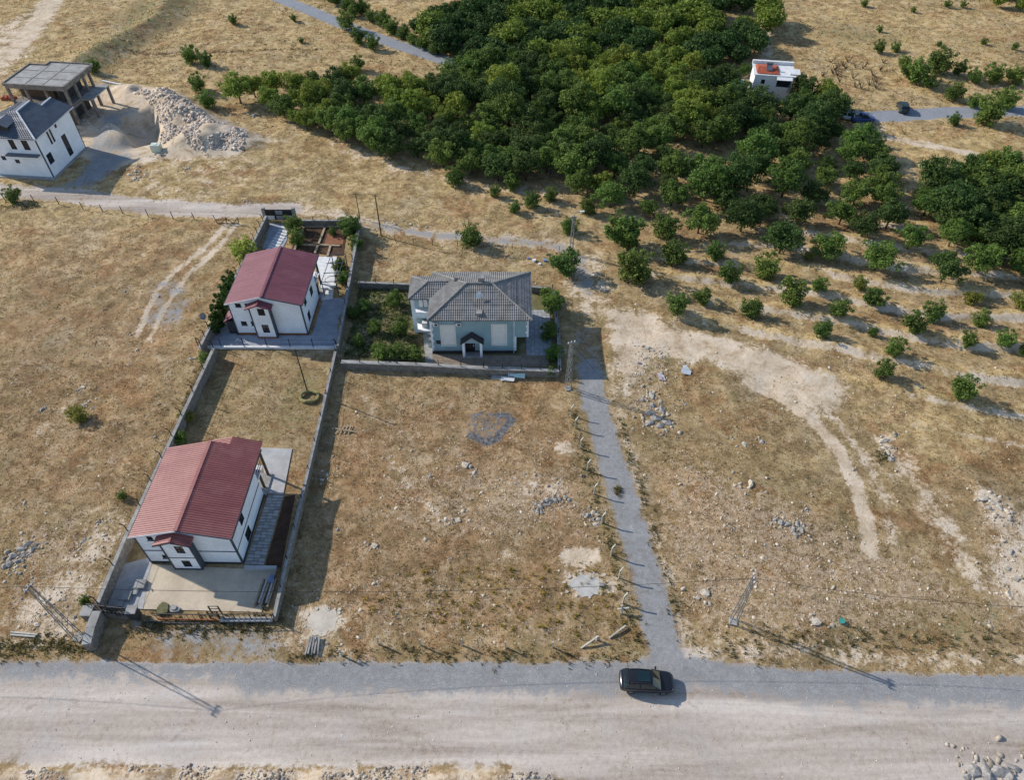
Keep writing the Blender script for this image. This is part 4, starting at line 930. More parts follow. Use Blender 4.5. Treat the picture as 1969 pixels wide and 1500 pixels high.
# satellite dish on the field-side wall
sd = thing('satellite_dish', 'pale satellite dish on a mast beside the garden hedge', 'satellite dish', (*at(404, 640), 0))
MB().tube([(0, 0, 0), (0, 0, 2.9)], 0.04).build('mast', GREYSTEEL, sd)
m = MB(); n = 18; m.v = [(0, 0, 0)] + [(0.2*math.cos(2*math.pi*i/n), 0.25*math.sin(2*math.pi*i/n), 0.05) for i in range(n)] + [(0.42*math.cos(2*math.pi*i/n), 0.48*math.sin(2*math.pi*i/n), 0.2) for i in range(n)]
m.f = [(0, 1+i, 1+(i+1) % n) for i in range(n)] + [(1+i, 1+n+i, 1+n+(i+1) % n, 1+(i+1) % n) for i in range(n)]
d = m.build('reflector', GREYSTEEL, sd, (0.0, -0.1, 3.0)); d.rotation_euler = (R(55), 0, R(25))
MB().bar((0, -0.15, 3.0), (0.2, -0.7, 3.2), 0.04).build('feed_arm', TRIM, sd)

# ------------------------------------------------------------------ front gate of the bright red house
def railing(label, a, b, z0, h, n, mat=BLACKMETAL, name='metal_railing', cat='railing'):
    t = thing(name, label, cat, (a[0], a[1], z0)); bx, by = b[0]-a[0], b[1]-a[1]
    for z in (0.12, h): MB().bar((0, 0, z), (bx, by, z), 0.07).build('rail', mat, t)
    for i in range(n+1): MB().bar((bx*i/n, by*i/n, 0), (bx*i/n, by*i/n, h), 0.06 if i % 3 == 0 else 0.04).build('bar', mat, t)
    return t
g0, g1, g2, g3, g4 = at(182, 1180), at(250, 1188), at(305, 1192), at(425, 1195), at(526, 1195)
bwall('low dark stone base wall under the front railing beside the gate pillar', [g0, g1], 0.55, 0.4, 0, cap=PLINTH)
railing('black metal railing panel beside the stone retaining stub at the gate', g0, g1, 0.65, 1.25, 9)
bwall('low base wall under the front railing at the driveway corner', [g3, g4], 0.35, 0.35, 0, cap=PAVE)
railing('black metal railing at the driveway corner near the timber pile', g3, g4, 0.45, 1.0, 10)
gt = thing('sliding_gate', 'brown and black sliding gate across the driveway of the bright red house', 'gate', (g2[0], g2[1], 0))
gx, gy = g3[0]-g2[0], g3[1]-g2[1]
MB().bar((0, 0, 0.16), (gx, gy, 0.16), 0.10, 0.26).build('bottom_panel', BROWNM, gt); MB().bar((0, 0, 1.25), (gx, gy, 1.25), 0.08).build('rail', BLACKMETAL, gt)
for i in range(11): MB().bar((gx*i/10, gy*i/10, 0.3), (gx*i/10, gy*i/10, 1.25), 0.035).build('bar', BLACKMETAL, gt)
MB().bar((-1.2, -0.25, 0.03), (gx+0.5, gy-0.25, 0.03), 0.16, 0.05).build('track', BLACKMETAL, gt)
gf = thing('gate_guide_frame', 'black box-shaped guide frame at the end of the sliding gate', 'gate frame', (g3[0]-1.0, g3[1]+0.25, 0))
for x in (0, 0.9):
    for y in (0, 0.5): MB().box(x-.05, x+.05, y-.05, y+.05, 0, 1.5).build('post', BLACKMETAL, gf)
for z in (0.5, 1.0, 1.5):
    for y in (0, 0.5): MB().bar((0.05, y, z), (0.85, y, z), 0.06).build('crossbar', BLACKMETAL, gf)
gp = thing('gate_pillar', 'dark square gate pillar beside the front railing of the bright red house', 'pillar', (g1[0]+0.6, g1[1]+0.1, 0))
MB().box(-0.4, 0.4, -0.35, 0.35, 0, 1.35).build('shaft', PLINTH, gp); MB().box(-0.48, 0.48, -0.43, 0.43, 1.35, 1.47).build('cap', CONC, gp)
gp2 = thing('gate_pillar', 'square-capped stone pillar where wall meets the road-side railing', 'pillar', (*at(178, 1188), 0)); MB().box(-0.45, 0.45, -0.45, 0.45, 0, 1.3).build('shaft', MASON, gp2); MB().box(-.52, .52, -.52, .52, 1.3, 1.42).build('cap', CONC, gp2)
# rear gate of the plum-roofed house
rgx = at(515, 424, 0); rg2 = at(566, 424, 0)
rgt = thing('panel_gate', 'dark rear gate with white square panels by the track', 'gate', (*rgx, 0)); ww = rg2[0]-rgx[0]
MB().box(0, ww, -0.05, 0.05, 0.1, 2.0).build('leaf', BLACKMETAL, rgt)
for i in range(3):
    for j in range(2):
        if (i + j) % 2 == 0 or i == 1: MB().box(ww*i/3+0.15, ww*(i+1)/3-0.15, -0.08, -0.051, 0.25+j*0.9, 0.95+j*0.9).build('panel', WHITEPL if i != 1 else CONC, rgt)
for x in (-0.25, ww+0.25): MB().box(x-0.24, x+0.24, -0.24, 0.24, 0, 2.3).build('pillar', CONC, rgt)

# ------------------------------------------------------------------ lattice utility poles and cables
def lattice_pole(label, base, h, rz=0, w0=0.62, w1=0.2, arm=0.95, lamp=False, name='utility_pole', seg=9):
    x, y = base; z = gz(x, y); t = thing(name, label, 'utility pole', (x, y, z), rz)
    MB().box(-w0*.6, w0*.6, -w0*.6, w0*.6, -0.2, 0.15).build('footing', CONC, t)
    cr = lambda k, zz: ((-1, 1)[k & 1]*(w0+(w1-w0)*zz/h)/2, (-1, 1)[k >> 1]*(w0+(w1-w0)*zz/h)/2, zz)
    for k in range(4): MB().bar(cr(k, 0.2), cr(k, h), 0.06).build('leg', GREYSTEEL, t)
    for a, b in ((0, 1), (2, 3), (0, 2), (1, 3)):
        br = MB()
        for i in range(seg):
            z0, z1 = 0.3+(h-0.4)*i/seg, 0.3+(h-0.4)*(i+1)/seg; p, q = (a, b) if i % 2 else (b, a); br.bar(cr(p, z0), cr(q, z1), 0.028)
        br.build('zigzag_brace', GREYSTEEL, t)
    c = MB().bar((-arm/2, 0, h-0.25), (arm/2, 0, h-0.25), 0.10).build('crossarm', GREYSTEEL, t)
    for xx in (-arm/2+.08, 0, arm/2-.08): MB().tube([(xx, 0, h-0.2), (xx, 0, h-0.08), (xx, 0, h+0.06)], [0.05, 0.08, 0.04], 6).build('insulator', WHITEPL, c)
    if lamp:
        l = MB().tube([(0, 0, h), (0.3, 0, h+0.5), (1.0, 0, h+0.6)], 0.05, 5).build('lamp_arm', GREYSTEEL, t); MB().box(0.9, 1.5, -0.13, 0.13, h+0.5, h+0.66).build('lamp_head', WHITEPL, l)
    return (x, y, z + h - 0.15)
pL = lattice_pole('lattice steel power pole beside the stone retaining stub and road', at(150, 1225), 9.9, R(70), 0.7, 0.26)
pR = lattice_pole('lattice steel power pole standing in dry grass beyond the parked car', at(1409, 1197), 8.4, R(80), 0.62, 0.22)
pM = lattice_pole('lattice steel power pole at the corner of the lane and open lot', at(1092, 748), 7.9, R(20), 0.62, 0.24)
pN = lattice_pole('thin lattice pole near the blue litter behind the teal house', at(1098, 488), 6.6, R(10), 0.5, 0.2, 0.9, lamp=True)
def wood_pole(label, base, h, r=0.12, lamp=False, mat=None):
    x, y = base; z = gz(x, y); t = thing('pole', label, 'pole', (x, y, z))
    MB().tube([(0, 0, -0.2), (0, 0, h*0.5), (0, 0, h)], [r, r*0.85, r*0.65], 8).build('shaft', mat or WOOD, t); MB().bar((-0.5, 0, h-0.25), (0.5, 0, h-0.25), 0.08).build('crossarm', mat or WOOD, t)
    return (x, y, z+h-0.1)
pW = wood_pole('dark wooden pole beside the track behind the plum-roofed house', at(733, 452), 7.2)
pV = wood_pole('slim pole at the rear corner of the vegetable garden', at(692, 420), 4.6, 0.08)
pG = wood_pole('slim dark pole standing in the grass plot between the red roofs', at(592, 755), 7.3, 0.09, mat=BLACKMETAL)
def cable(label, a, b, sag, r=0.02):
    a, b = Vector(a), Vector(b); pts = []
    for i in range(25):
        t = i/24; p = a.lerp(b, t); p.z -= sag*4*t*(1-t); pts.append(p - a)
    o = MB().tube(pts, r, 4).build('power_cable', WIRE, None, a); tag(o, label, 'cable', 'overhead cables')
cable('overhead cable sagging across the open lot between the two roadside poles', pL, pR, 1.6)
e = at(2080, 1195, 6.0); cable('overhead cable running from the pole beyond the car past the rubble slope', pR, (e[0], e[1], 8.0), 0.9)
cable('thin cable crossing the gravel lane from the corner pole to its ground anchor', pM, (*at(1160, 735), 0.3), 0.05, 0.015)
cable('overhead cable from the wooden track pole to the thin pole behind teal house', pW, pN, 0.8, 0.012)
cable('overhead cable from the thin pole down to the lane corner pole', pN, pM, 0.8, 0.012)
cable('overhead cable at the road side leaving the stub pole across the field', pL, (-75, 30.5, 9.0), 0.9)

# ------------------------------------------------------------------ fence posts in rows
def post_at(label, px, py, h, group, lean=(0, 0), bent=True, mat=None, r=0.065):
    x, y, z = on(px, py); t = thing('fence_post', label, 'fence post', (x, y, z), 0, group)
    lx, ly = lean; pts = [(0, 0, -0.2), (lx*0.6, ly*0.6, h*0.8)]
    MB().bar(pts[0], pts[1], r*2, r*2).build('shaft', mat or POSTC, t)
    if bent: MB().bar(pts[1], (lx+0.28, ly+0.12, h*1.08), r*1.8, r*1.8).build('bent_top', mat or POSTC, t)
LP = [(1098, 800), (1106, 824), (1116, 863), (1129, 905), (1142, 950), (1157, 1006), (1175, 1068), (1190, 1112), (1198, 1160)]
for i, (x, y) in enumerate(LP): post_at(f'{ORD[i]} concrete fence post along the gravel lane counted from the corner pole', x, y, 1.75, 'concrete posts along the lane', (random.uniform(-.05, .05), random.uniform(-.05, .05)))
FP = [(658, 1262), (728, 1240), (809, 1241), (889, 1241), (973, 1246), (1063, 1245)]
for i, (x, y) in enumerate(FP): post_at(f'{ORD[i]} grey fence post along the road edge of the open lot from the timber heap', x, y, 1.65, 'posts along the road edge', (random.uniform(-.1, .1), random.uniform(-.12, .12)), False)
TP = [(12, 388), (67, 389), (114, 393), (160, 402), (198, 407), (237, 411), (286, 417), (334, 422), (375, 425)]
for i, (x, y) in enumerate(TP): post_at(f'{ORD[i]} slim dark fence post along the back track toward the stick gate', x, y, 1.7, 'posts along the back track', (-0.1, 0), False, BLACKMETAL, 0.045)
EP = [(760, 462), (795, 466), (832, 470), (880, 474), (930, 478), (985, 480), (1040, 482), (1075, 486)]
for i, (x, y) in enumerate(EP): post_at(f'{ORD[i]} slim fence post on the rough bank behind the teal house', x, y, 1.4, 'posts on the rough bank', (0, 0), False, BLACKMETAL, 0.035)
a, b = on(712, 590), None
# stick gate by the track
sg = thing('stick_gate', 'makeshift gate of crooked sticks at the field corner by the track', 'gate', (*at(420, 433), 0))
for p, q, n in (((0, 0, 0), (-0.35, 0, 1.9), 'stick'), ((3.3, -.1, 0), (3.4, -.1, 1.5), 'stick'), ((-.1, 0, 1.0), (3.5, -.1, 1.1), 'stick'), ((0, 0, .4), (3.3, -.1, .5), 'stick'), ((0.2, .05, .1), (1.6, .05, 1.3), 'stick'), ((1.5, .05, 1.2), (2.6, .05, .1), 'stick'), ((2.2, .05, .1), (3.2, .05, 1.2), 'stick'), ((1.4, 0, 0), (1.5, 0, 1.5), 'stick')): MB().tube([p, q], 0.06, 5).build(n, WOOD, sg)
# propped and fallen posts
for lab, px, py, ends in (('fallen concrete post propped on a stump at the lane corner', 1140, 1236, [((-1.1, -.5, .1), (.5, .35, .75)), ((.4, .3, -.1), (.45, .3, .85))]),
                          ('broken concrete post with short cross arm by the lane', 1196, 1180, [((0, 0, 0), (-.1, .2, 1.3)), ((-.5, .1, .7), (.6, .2, .8))]),
                          ('pale beam lying in the weeds beside the retaining stub', 45, 1218, [((-1.3, .15, .12), (1.3, -.1, .14)), ((-1.2, -.1, .1), (1.2, -.3, .12))]),
                          ('broken pole lying in grass right of the propped post', 1185, 1215, [((-.7, -.6, .1), (.9, .5, .3))])):
    x, y, z = on(px, py); t = thing('fallen_post', lab, 'post', (x, y, z))
    for p, q in ends: MB().bar(p, q, 0.15, 0.15).build('beam', POSTC, t)
# ------------------------------------------------------------------ cars
CARBLACK = pm('black_car_paint', (0.012, 0.013, 0.016), (0.014, 0.015, 0.018), 0.5, 0.18, spec=0.6, world=False)
TYRE = pm('tyre_rubber', (0.02, 0.02, 0.02), None, 3, 0.85); RIM = pm('alloy_rim', S(150, 152, 156), None, 3, 0.35, metal=0.8)
CGLASS = pm('car_glass', (0.008, 0.022, 0.028), (0.012, 0.03, 0.034), 1, 0.05, spec=0.5)
HEADL = pm('headlamp_lens', S(200, 205, 210), None, 4, 0.15, spec=0.6); TAILL = pm('tail_lamp', S(120, 16, 18), None, 4, 0.2)
def make_car(name, label, loc, rz, paint, scale=1.0, pickup=False):
    t = thing(name, label, 'car', loc, rz); t.scale = (scale,)*3
    st = [(-2.34, .62, .50, .84), (-2.28, .78, .40, .98), (-2.1, .88, .32, 1.06), (-1.5, .93, .26, 1.08), (-.6, .94, .24, 1.05), (.3, .94, .24, 1.03), (1.0, .94, .25, 1.02), (1.5, .93, .27, .98), (1.95, .88, .32, .91), (2.22, .76, .38, .80), (2.35, .58, .46, .66)]
    m = MB(); n = 12
    for x, hw, zb, zt in st:
        sec = [(0, zb), (hw*.8, zb), (hw*.97, zb+.10), (hw, zb+(zt-zb)*.45), (hw*.985, zt-.09), (hw*.90, zt-.02), (0, zt+.03)]
        ring = sec + [(-y, z) for y, z in sec[-2:0:-1]]
        m.v += [(x*1.03, y*1.03, z) for y, z in ring]
    k = 12
    for i in range(len(st)-1):
        for j in range(k): j2 = (j+1) % k; m.f.append((i*k+j, i*k+j2, (i+1)*k+j2, (i+1)*k+j))
    m.f.append(tuple(range(k))[::-1]); m.f.append(tuple((len(st)-1)*k + j for j in range(k)))
    body = m.build('body', paint, t, smooth=True); sb = body.modifiers.new('round', 'SUBSURF'); sb.levels = sb.render_levels = 2
    # greenhouse: glass band with painted roof
    xb0, xb1, xt0, xt1 = (-2.12, 1.12, -1.72, .36) if not pickup else (-.6, 1.12, -.45, .36)
    g = MB(); ys, yt = .86, .68; z0, z1 = 1.0, 1.62
    g.add([(xb0, -ys, z0), (xb1, -ys*.96, z0), (xb1+.06, 0, z0), (xb1, ys*.96, z0), (xb0, ys, z0), (xt0, -yt, z1), (xt1, -yt*.96, z1), (xt1+.05, 0, z1+.02), (xt1, yt*.96, z1), (xt0, yt, z1)],
          [(0, 1, 6, 5), (1, 2, 7, 6), (2, 3, 8, 7), (3, 4, 9, 8), (4, 0, 5, 9)])
    cab = g.build('side_windows', CGLASS, t)
    r = MB(); L = xt1 - xt0
    for i in range(9):
        u = i/8; x = xt0-.10 + (L+.14)*u; hw = yt*(1.02-.10*abs(2*u-1)**3); z = z1+.02+.05*math.sin(math.pi*min(1, u*1.05))
        r.v += [(x, -hw, z-.02), (x, -hw*.5, z+.03), (x, 0, z+.04), (x, hw*.5, z+.03), (x, hw, z-.02)]
    for i in range(8):
        for j in range(4): r.f.append((i*5+j, (i+1)*5+j, (i+1)*5+j+1, i*5+j+1))
    roof = r.build('roof', paint, t, smooth=True); sr = roof.modifiers.new('round', 'SUBSURF'); sr.levels = sr.render_levels = 1
    if not pickup:
        MB().slab([(-.95, -.48, z1+.115), (.18, -.46, z1+.105), (.18, .46, z1+.105), (-.95, .48, z1+.115)], .03).build('sunroof', CGLASS, roof)
        for y in (-.62, .62): MB().tube([(-1.55, y, z1+.03), (-1.4, y, z1+.1), (.05, y, z1+.1), (.2, y, z1+.03)], .022, 5).build('roof_rail', BLACKMETAL, roof)
        MB().slab([(-2.0, -.6, z1-.02), (-1.7, -.62, z1+.07), (-1.7, .62, z1+.07), (-2.0, .6, z1-.02)][::-1], .03).build('rear_spoiler', paint, roof)
    else:
        MB().box(-2.2, -.7, -.8, .8, 1.02, 1.1).build('load_bed', TRIM, t)
    # pillars
    for sy in (-1, 1):
        for xa, xb in ((xb1, xt1), (xb0+.03, xt0+.02), ((xb0+xb1)*.5-.1, (xt0+xt1)*.5-.05)):
            MB().bar((xa, sy*(ys*.965+.006), z0), (xb, sy*(yt*.98+.012), z1), .08, .05).build('pillar', paint, cab)
    for sy in (-1, 1):
        mi = MB().box(.72, .86, sy*.96-.02 if sy > 0 else sy*.96-.18, sy*.96+.18 if sy > 0 else sy*.96+.02, 1.02, 1.2).build('mirror', paint, t)
        MB().box(2.05, 2.2, sy*.60-.13, sy*.60+.13, .72, .80).build('headlight', HEADL, t); MB().box(-2.3, -2.16, sy*.62-.14, sy*.62+.14, .80, .93).build('tail_light', TAILL, t)
        for x in (-1.42, 1.42):
            wh = MB().tube([(x, sy*.72, .36), (x, sy*.945, .36)], .36, 18).build('wheel', TYRE, t); MB().tube([(x, sy*.946, .36), (x, sy*.955, .36)], .23, 14).build('rim', RIM, wh)
    MB().box(2.2, 2.36, -.36, .36, .48, .60).build('grille', BLACKMETAL, t)
    MB().box(-2.36, -2.27, -.22, .22, .62, .70).build('number_plate', WHITEPL, t)
    return t
cx, cy = at(1243, 1312, 0.5)
make_car('parked_car', 'black sport utility car parked on the gravel edge of the dirt road', (cx, cy, 0.0), R(-2.5), CARBLACK, 1.0)
make_car('parked_car', 'small blue pickup on the far asphalt road at the grove edge', (*at(1657, 233), 0.02), R(4), pm('blue_car_paint', S(40, 66, 120), S(44, 70, 124), 1, 0.25, spec=.5, world=False), 0.95, True)
make_car('parked_car', 'small white car half hidden behind the grove beside the blue pickup', (*at(1632, 229), 0.02), R(-20), pm('white_car_paint', S(220, 222, 224), S(214, 216, 218), 1, 0.25, spec=.5, world=False), 0.9)
make_car('parked_car', 'dark green car stopped on the verge above the far asphalt road', (*at(1734, 211), 0.02), R(80), pm('green_car_paint', S(36, 50, 52), S(40, 54, 56), 1, 0.25, spec=.5, world=False), 0.9)

# ------------------------------------------------------------------ rocks, slabs, debris
def rock_mesh(seed, flat=0.65, sub=1):
    import bmesh
    bm = bmesh.new(); bmesh.ops.create_icosphere(bm, subdivisions=sub, radius=0.5); r = random.Random(seed)
    cuts = [Vector((r.uniform(-1, 1), r.uniform(-1, 1), r.uniform(-.6, 1))).normalized() for _ in range(9)]; off = [r.uniform(.20, .40) for _ in cuts]
    for v in bm.verts:
        for c, o in zip(cuts, off):
            d = v.co.dot(c)
            if d > o: v.co -= c*(d-o)
        v.co *= r.uniform(.78, 1.22); v.co.z *= flat
    me = bpy.data.meshes.new('rock'); bm.to_mesh(me); bm.free(); return me
ROCKS = [rock_mesh(i, 0.45 + 0.08*(i % 4)) for i in range(8)]
for i, me in enumerate(ROCKS): me.materials.append(ROCK if i % 3 else GROCK)
GROCKS = [m.copy() for m in ROCKS[:4]]
for m in GROCKS: m.materials.clear(); m.materials.append(GROCK)
ROCKSPOTS = []
def rock(label, px, py, w, group, grey=False, squash=1.0):
    x, y, z = on(px, py); o = link('rock', random.choice(GROCKS if grey else ROCKS), None, (x, y, z+0.02), random.uniform(0, 6.3)); s = w/ppm(px, py)
    o.scale = (s*1.15, s*random.uniform(.7, .95), s*squash*random.uniform(.7, 1.0)); tag(o, label, 'rock', group)
for lab, grp, grey, L in (
    ('pale limestone rock in the brown field left of the long stone wall', 'rocks in the brown field', False, [(80, 788, 14), (86, 784, 9), (160, 745, 12), (150, 750, 9), (162, 778, 15), (176, 786, 9), (170, 770, 8), (245, 700, 8), (262, 672, 10), (368, 690, 14), (204, 592, 6), (190, 1005, 14), (160, 1040, 16), (200, 1030, 12), (130, 1100, 12), (68, 1200, 18), (100, 1190, 9), (196, 1052, 9), (90, 990, 7), (240, 560, 7), (362, 770, 12), (352, 790, 10), (120, 1150, 14), (180, 1075, 10), (300, 842, 9), (140, 1185, 11), (40, 1150, 9)]),
    ('broken slab of the stone heap at the brown field edge near the road pole', 'stone heap in the brown field', True, [(40, 1058, 26), (55, 1048, 24), (65, 1056, 20), (26, 1070, 24), (18, 1085, 26), (36, 1080, 22), (50, 1068, 18), (10, 1092, 18), (70, 1048, 14)]),
    ('pale rock scattered in the open lot between the houses and the lane', 'rocks in the open lot', False, [(893, 894, 22), (905, 897, 12), (880, 899, 9), (912, 908, 12), (828, 918, 10), (786, 938, 8), (870, 1000, 10), (882, 1000, 16), (862, 1010, 9), (720, 1049, 18), (708, 1048, 10), (868, 1073, 8), (750, 905, 7), (628, 912, 16), (620, 922, 12), (650, 1020, 10), (762, 1180, 10), (1058, 850, 8), (1112, 1130, 10), (940, 965, 9), (800, 962, 7), (752, 1200, 9), (1118, 915, 9), (992, 930, 10), (1010, 912, 8), (726, 1120, 7), (960, 1075, 7), (690, 960, 6), (835, 1100, 7)]),
    ('grey stone in the long heap of stones near the lane fence', 'stone heap near the lane', True, [(1038, 975, 18), (1044, 966, 14), (1052, 962, 16), (1060, 966, 14), (1068, 962, 16), (1076, 960, 14), (1086, 958, 14), (1094, 962, 12), (1050, 972, 14), (1034, 984, 16), (1042, 986, 14), (1030, 970, 10), (1082, 966, 10), (1064, 958, 10)]),
    ('pale stone in the small heap beside the lane fence posts', 'small stone heap by the lane', False, [(1130, 992, 16), (1140, 986, 16), (1148, 990, 14), (1152, 998, 16), (1142, 998, 12), (1144, 1008, 14), (1126, 994, 10)]),
    ('grey slab in the cluster of broken slabs right of the lane', 'broken slabs right of the lane', True, [(1250, 795, 26), (1272, 788, 28), (1262, 806, 30), (1248, 815, 26), (1282, 815, 26), (1270, 820, 24), (1255, 780, 18), (1254, 762, 22), (1236, 770, 14)]),
    ('pale stone lying on the stony field right of the lane', 'stones in the right field', False, [(1272, 728, 18), (1246, 672, 14), (1254, 676, 14), (1236, 668, 10), (1228, 700, 14), (1442, 934, 26), (1430, 857, 18), (1464, 852, 14), (1550, 981, 14), (1318, 780, 10), (1370, 757, 8), (1700, 848, 26), (1706, 870, 20), (1698, 862, 14), (1712, 885, 18), (1355, 1140, 26), (1340, 1150, 14), (1640, 905, 8), (1270, 690, 12), (1228, 720, 12), (1240, 690, 10), (1570, 1200, 26), (1558, 1196, 14), (1905, 1205, 16), (1330, 900, 9), (1410, 1020, 8), (1470, 1050, 9), (1600, 1100, 9), (1680, 1150, 9), (1760, 1080, 10)]),
    ('grey stone in the dark stone cluster of the right field', 'stone cluster in the right field', True, [(1500, 1008, 18), (1512, 1012, 18), (1524, 1020, 20), (1532, 1012, 18), (1540, 1022, 18), (1528, 1030, 18), (1540, 1010, 12), (1490, 1004, 14)]),
    ('pale boulder of the rocky outcrop at the far side of the right field', 'rocky outcrop', False, [(1890, 962, 26), (1904, 968, 24), (1918, 976, 26), (1900, 980, 18), (1935, 985, 18), (1912, 992, 18), (1940, 1000, 14), (1930, 1040, 14), (1945, 1060, 18), (1935, 1090, 18), (1950, 1110, 24), (1940, 1140, 20)]),
    ('pale concrete lump in the rubble at the road end', 'concrete lumps at the road end', True, [(1870, 1482, 36), (1895, 1476, 30), (1925, 1484, 50), (1900, 1492, 44), (1950, 1478, 34), (1860, 1494, 24), (1940, 1496, 40)]),
    ('white boulder on the dry bank near the rubble of the building site', 'boulders on the dry bank', False, [(490, 222, 16), (360, 326, 12), (315, 300, 14), (298, 298, 10), (720, 440, 8), (745, 428, 8), (760, 432, 9), (775, 424, 8), (790, 430, 9), (800, 434, 8), (820, 436, 9), (470, 388, 7), (482, 390, 7), (494, 389, 6), (735, 422, 7), (250, 338, 16), (262, 332, 14), (270, 342, 12), (280, 338, 10), (258, 346, 12), (400, 300, 9)])):
    for q in L: rock(lab, *q, grp, grey)
    ROCKSPOTS += [(q[0], q[1], q[2], grey) for q in L]
def loose(name, label, cat, px, py, parts, dz=0.0):
    x, y, z = on(px, py); t = thing(name, label, cat, (x, y, z+dz))
    for pn, mb, mat in parts: mb.build(pn, mat, t)
    return t
def blob(n, r, seed, z0=-0.1, z1=0.06, ax=1.0):
    q = random.Random(seed); pts = []
    for i in range(n): a = 2*math.pi*i/n; rr = r*q.uniform(.72, 1.12); pts.append((rr*ax*math.cos(a), rr*math.sin(a)))
    return MB().prism(pts, z0, z1)
PALEC = pm('pale_lime_concrete', S(206, 196, 180), S(184, 174, 158), 0.9, 0.95, 0.3, 8, 0.03)
loose('concrete_pad', 'pale broken concrete pad beside the shaded wall near the road', 'concrete pad', 622, 1195, [('pad', blob(25, 1.5, 3), PALEC)] + [('fragment', blob(6, random.uniform(.08, .22), 60+i, -.05, .1).rot(0, (1.75*math.cos(i*.7), 1.75*math.sin(i*.7)*random.uniform(.7, 1.2), 0)), PALEC) for i in range(12)])
loose('concrete_pad', 'whitish concrete pad in the open lot near the lane fence', 'concrete pad', 1128, 1124, [('fragment', blob(6, random.uniform(.08, .22), 80+i, -.05, .1).rot(0, (2.2*math.cos(i*.6), 1.6*math.sin(i*.6)*random.uniform(.7, 1.2), 0)), PALEC) for i in range(12)] + [('pad', blob(27, 1.3, 9, ax=1.35), pm('white_lime', S(192, 189, 182), S(170, 167, 160), 1.2, .95, .3, 9, .03)), ('lump', MB().box(1.2, 1.7, -.3, .1, 0, .35), GROCK)])
loose('scrap_panel', 'white scrap panels tilted on the dry grass right of the lane', 'scrap', 1318, 718, [('panel', MB().slab([(-.7, -.35, .35), (.5, -.5, .1), (.75, .2, .25), (-.5, .4, .55)], .05), WHITEPL), ('panel', MB().slab([(-.3, .3, .35), (.5, .3, .25), (.2, .9, .5), (-.3, .8, .5)], .05), WHITEPL)])
loose('scrap_panel', 'small pale scrap panel left of the white panels by the lane', 'scrap', 1271, 727, [('panel', MB().slab([(-.3, -.4, .1), (.5, -.6, .12), (.3, .3, .2), (-.4, .6, .3)], .05), pm('lilac_scrap', S(200, 188, 196), None, 2, .8))])
loose('post_stack', 'stack of grey concrete posts at the road edge of open lot', 'post stack', 600, 1245, [('post', MB().bar((-.45+.28*i, -.8+.05*(i % 2), .12+.16*(i % 2)), (-.3+.22*i, .9, .2+.1*(i % 3)), .14, .14), CONC) for i in range(5)])
loose('timber_pile', 'pile of planks and blue sheet at the driveway corner', 'timber pile', 508, 1140, [('plank', MB().bar((-.6+.22*i, -1.6+.2*(i % 3), .15+.06*(i % 4)), (-.3+.2*i, 1.4-.2*(i % 2), .22+.08*(i % 3)), .18, .06), (LWOOD, WOOD, PAVE)[i % 3]) for i in range(7)] + [('blue_sheet', MB().slab([(.3, .9, .5), (.7, .8, .4), (.75, 1.7, .4), (.35, 1.8, .5)], .05), pm('faded_blue_sheet', S(120, 142, 176), None, 2, .8))])
loose('slab_stack', 'stepped stack of pale paving slabs on the side walkway', 'slab stack', 240, 1152, [('slab', MB().box(-.9+.5*i, .1+.5*i, -.9+.62*i, .0+.62*i, .05, .3+.1*(i % 2)), CONC) for i in range(4)])
loose('rubble_bag', 'crumpled white bag on the driveway near the sliding gate', 'bag', 336, 1172, [('bag', blob(9, .42, 22, .0, .25, 1.3), CONC), ('bag', blob(8, .25, 24, .25, .38), CONC)])
loose('weed_clump', 'small grey-green weed heap beside the white bag on driveway', 'weeds', 314, 1172, [('leaves', blob(10, .7, 31, .0, .3), pm('dry_weeds', S(120, 116, 84), S(96, 94, 66), 3, .95, .8, 12, .1))])
loose('door_panel', 'pale window panel leaning on the stone wall before the teal house', 'panel', 1000, 727, [('panel', MB().slab([(-1.3, 0, .2), (.6, -.1, .2), (.6, .75, 1.2), (-1.3, .8, 1.2)], .06).rot(R(-4)), pm('aqua_panel', S(186, 214, 212), S(170, 200, 200), 2, .6)), ('frame', MB().bar((-1.4, 0, .2), (-1.4, .85, 1.25), .1), WHITEPL)])
loose('sheet_stack', 'pale sheets lying at the foot of the stone wall before teal house', 'sheets', 965, 727, [('sheet', MB().slab([(-1.4, -.2, .12), (1.3, -.5, .15), (1.4, .1, .25), (-1.2, .4, .22)], .08), CONC), ('sheet', MB().slab([(-.2, -.5, .2), (1.5, -.7, .2), (1.6, -.3, .3), (0, 0, .3)], .06), WHITEPL)])
loose('litter_heap', 'blue and white litter bags under the bush behind the teal house', 'litter', 1048, 502, [('bag', blob(8, .3, 41, 0, .3), pm('faded_blue_bag', S(120, 150, 190), None, 2, .8)), ('bag', blob(7, .35, 43, 0, .3).rot(0, (-1.6, 0, 0)), WHITEPL), ('bag', blob(7, .3, 44, 0, .25).rot(0, (.9, -.4, 0)), WHITEPL), ('bag', blob(6, .25, 45, 0, .2).rot(0, (-2.5, .6, 0)), pm('faded_blue_bag', S(120, 150, 190), None, 2, .8)), ('bag', blob(6, .25, 46, 0, .2).rot(0, (-.8, -.8, 0)), WHITEPL)])
loose('tank', 'pale cubic water tank on the building site beside the pit', 'tank', 303, 290, [('tank', MB().box(-.8, .8, -.6, .6, 0, 1.3), pm('pale_green_tank', S(206, 216, 196), None, 2, .6)), ('lid', MB().box(-.3, .3, -.3, .3, 1.3, 1.38), WHITEPL)])
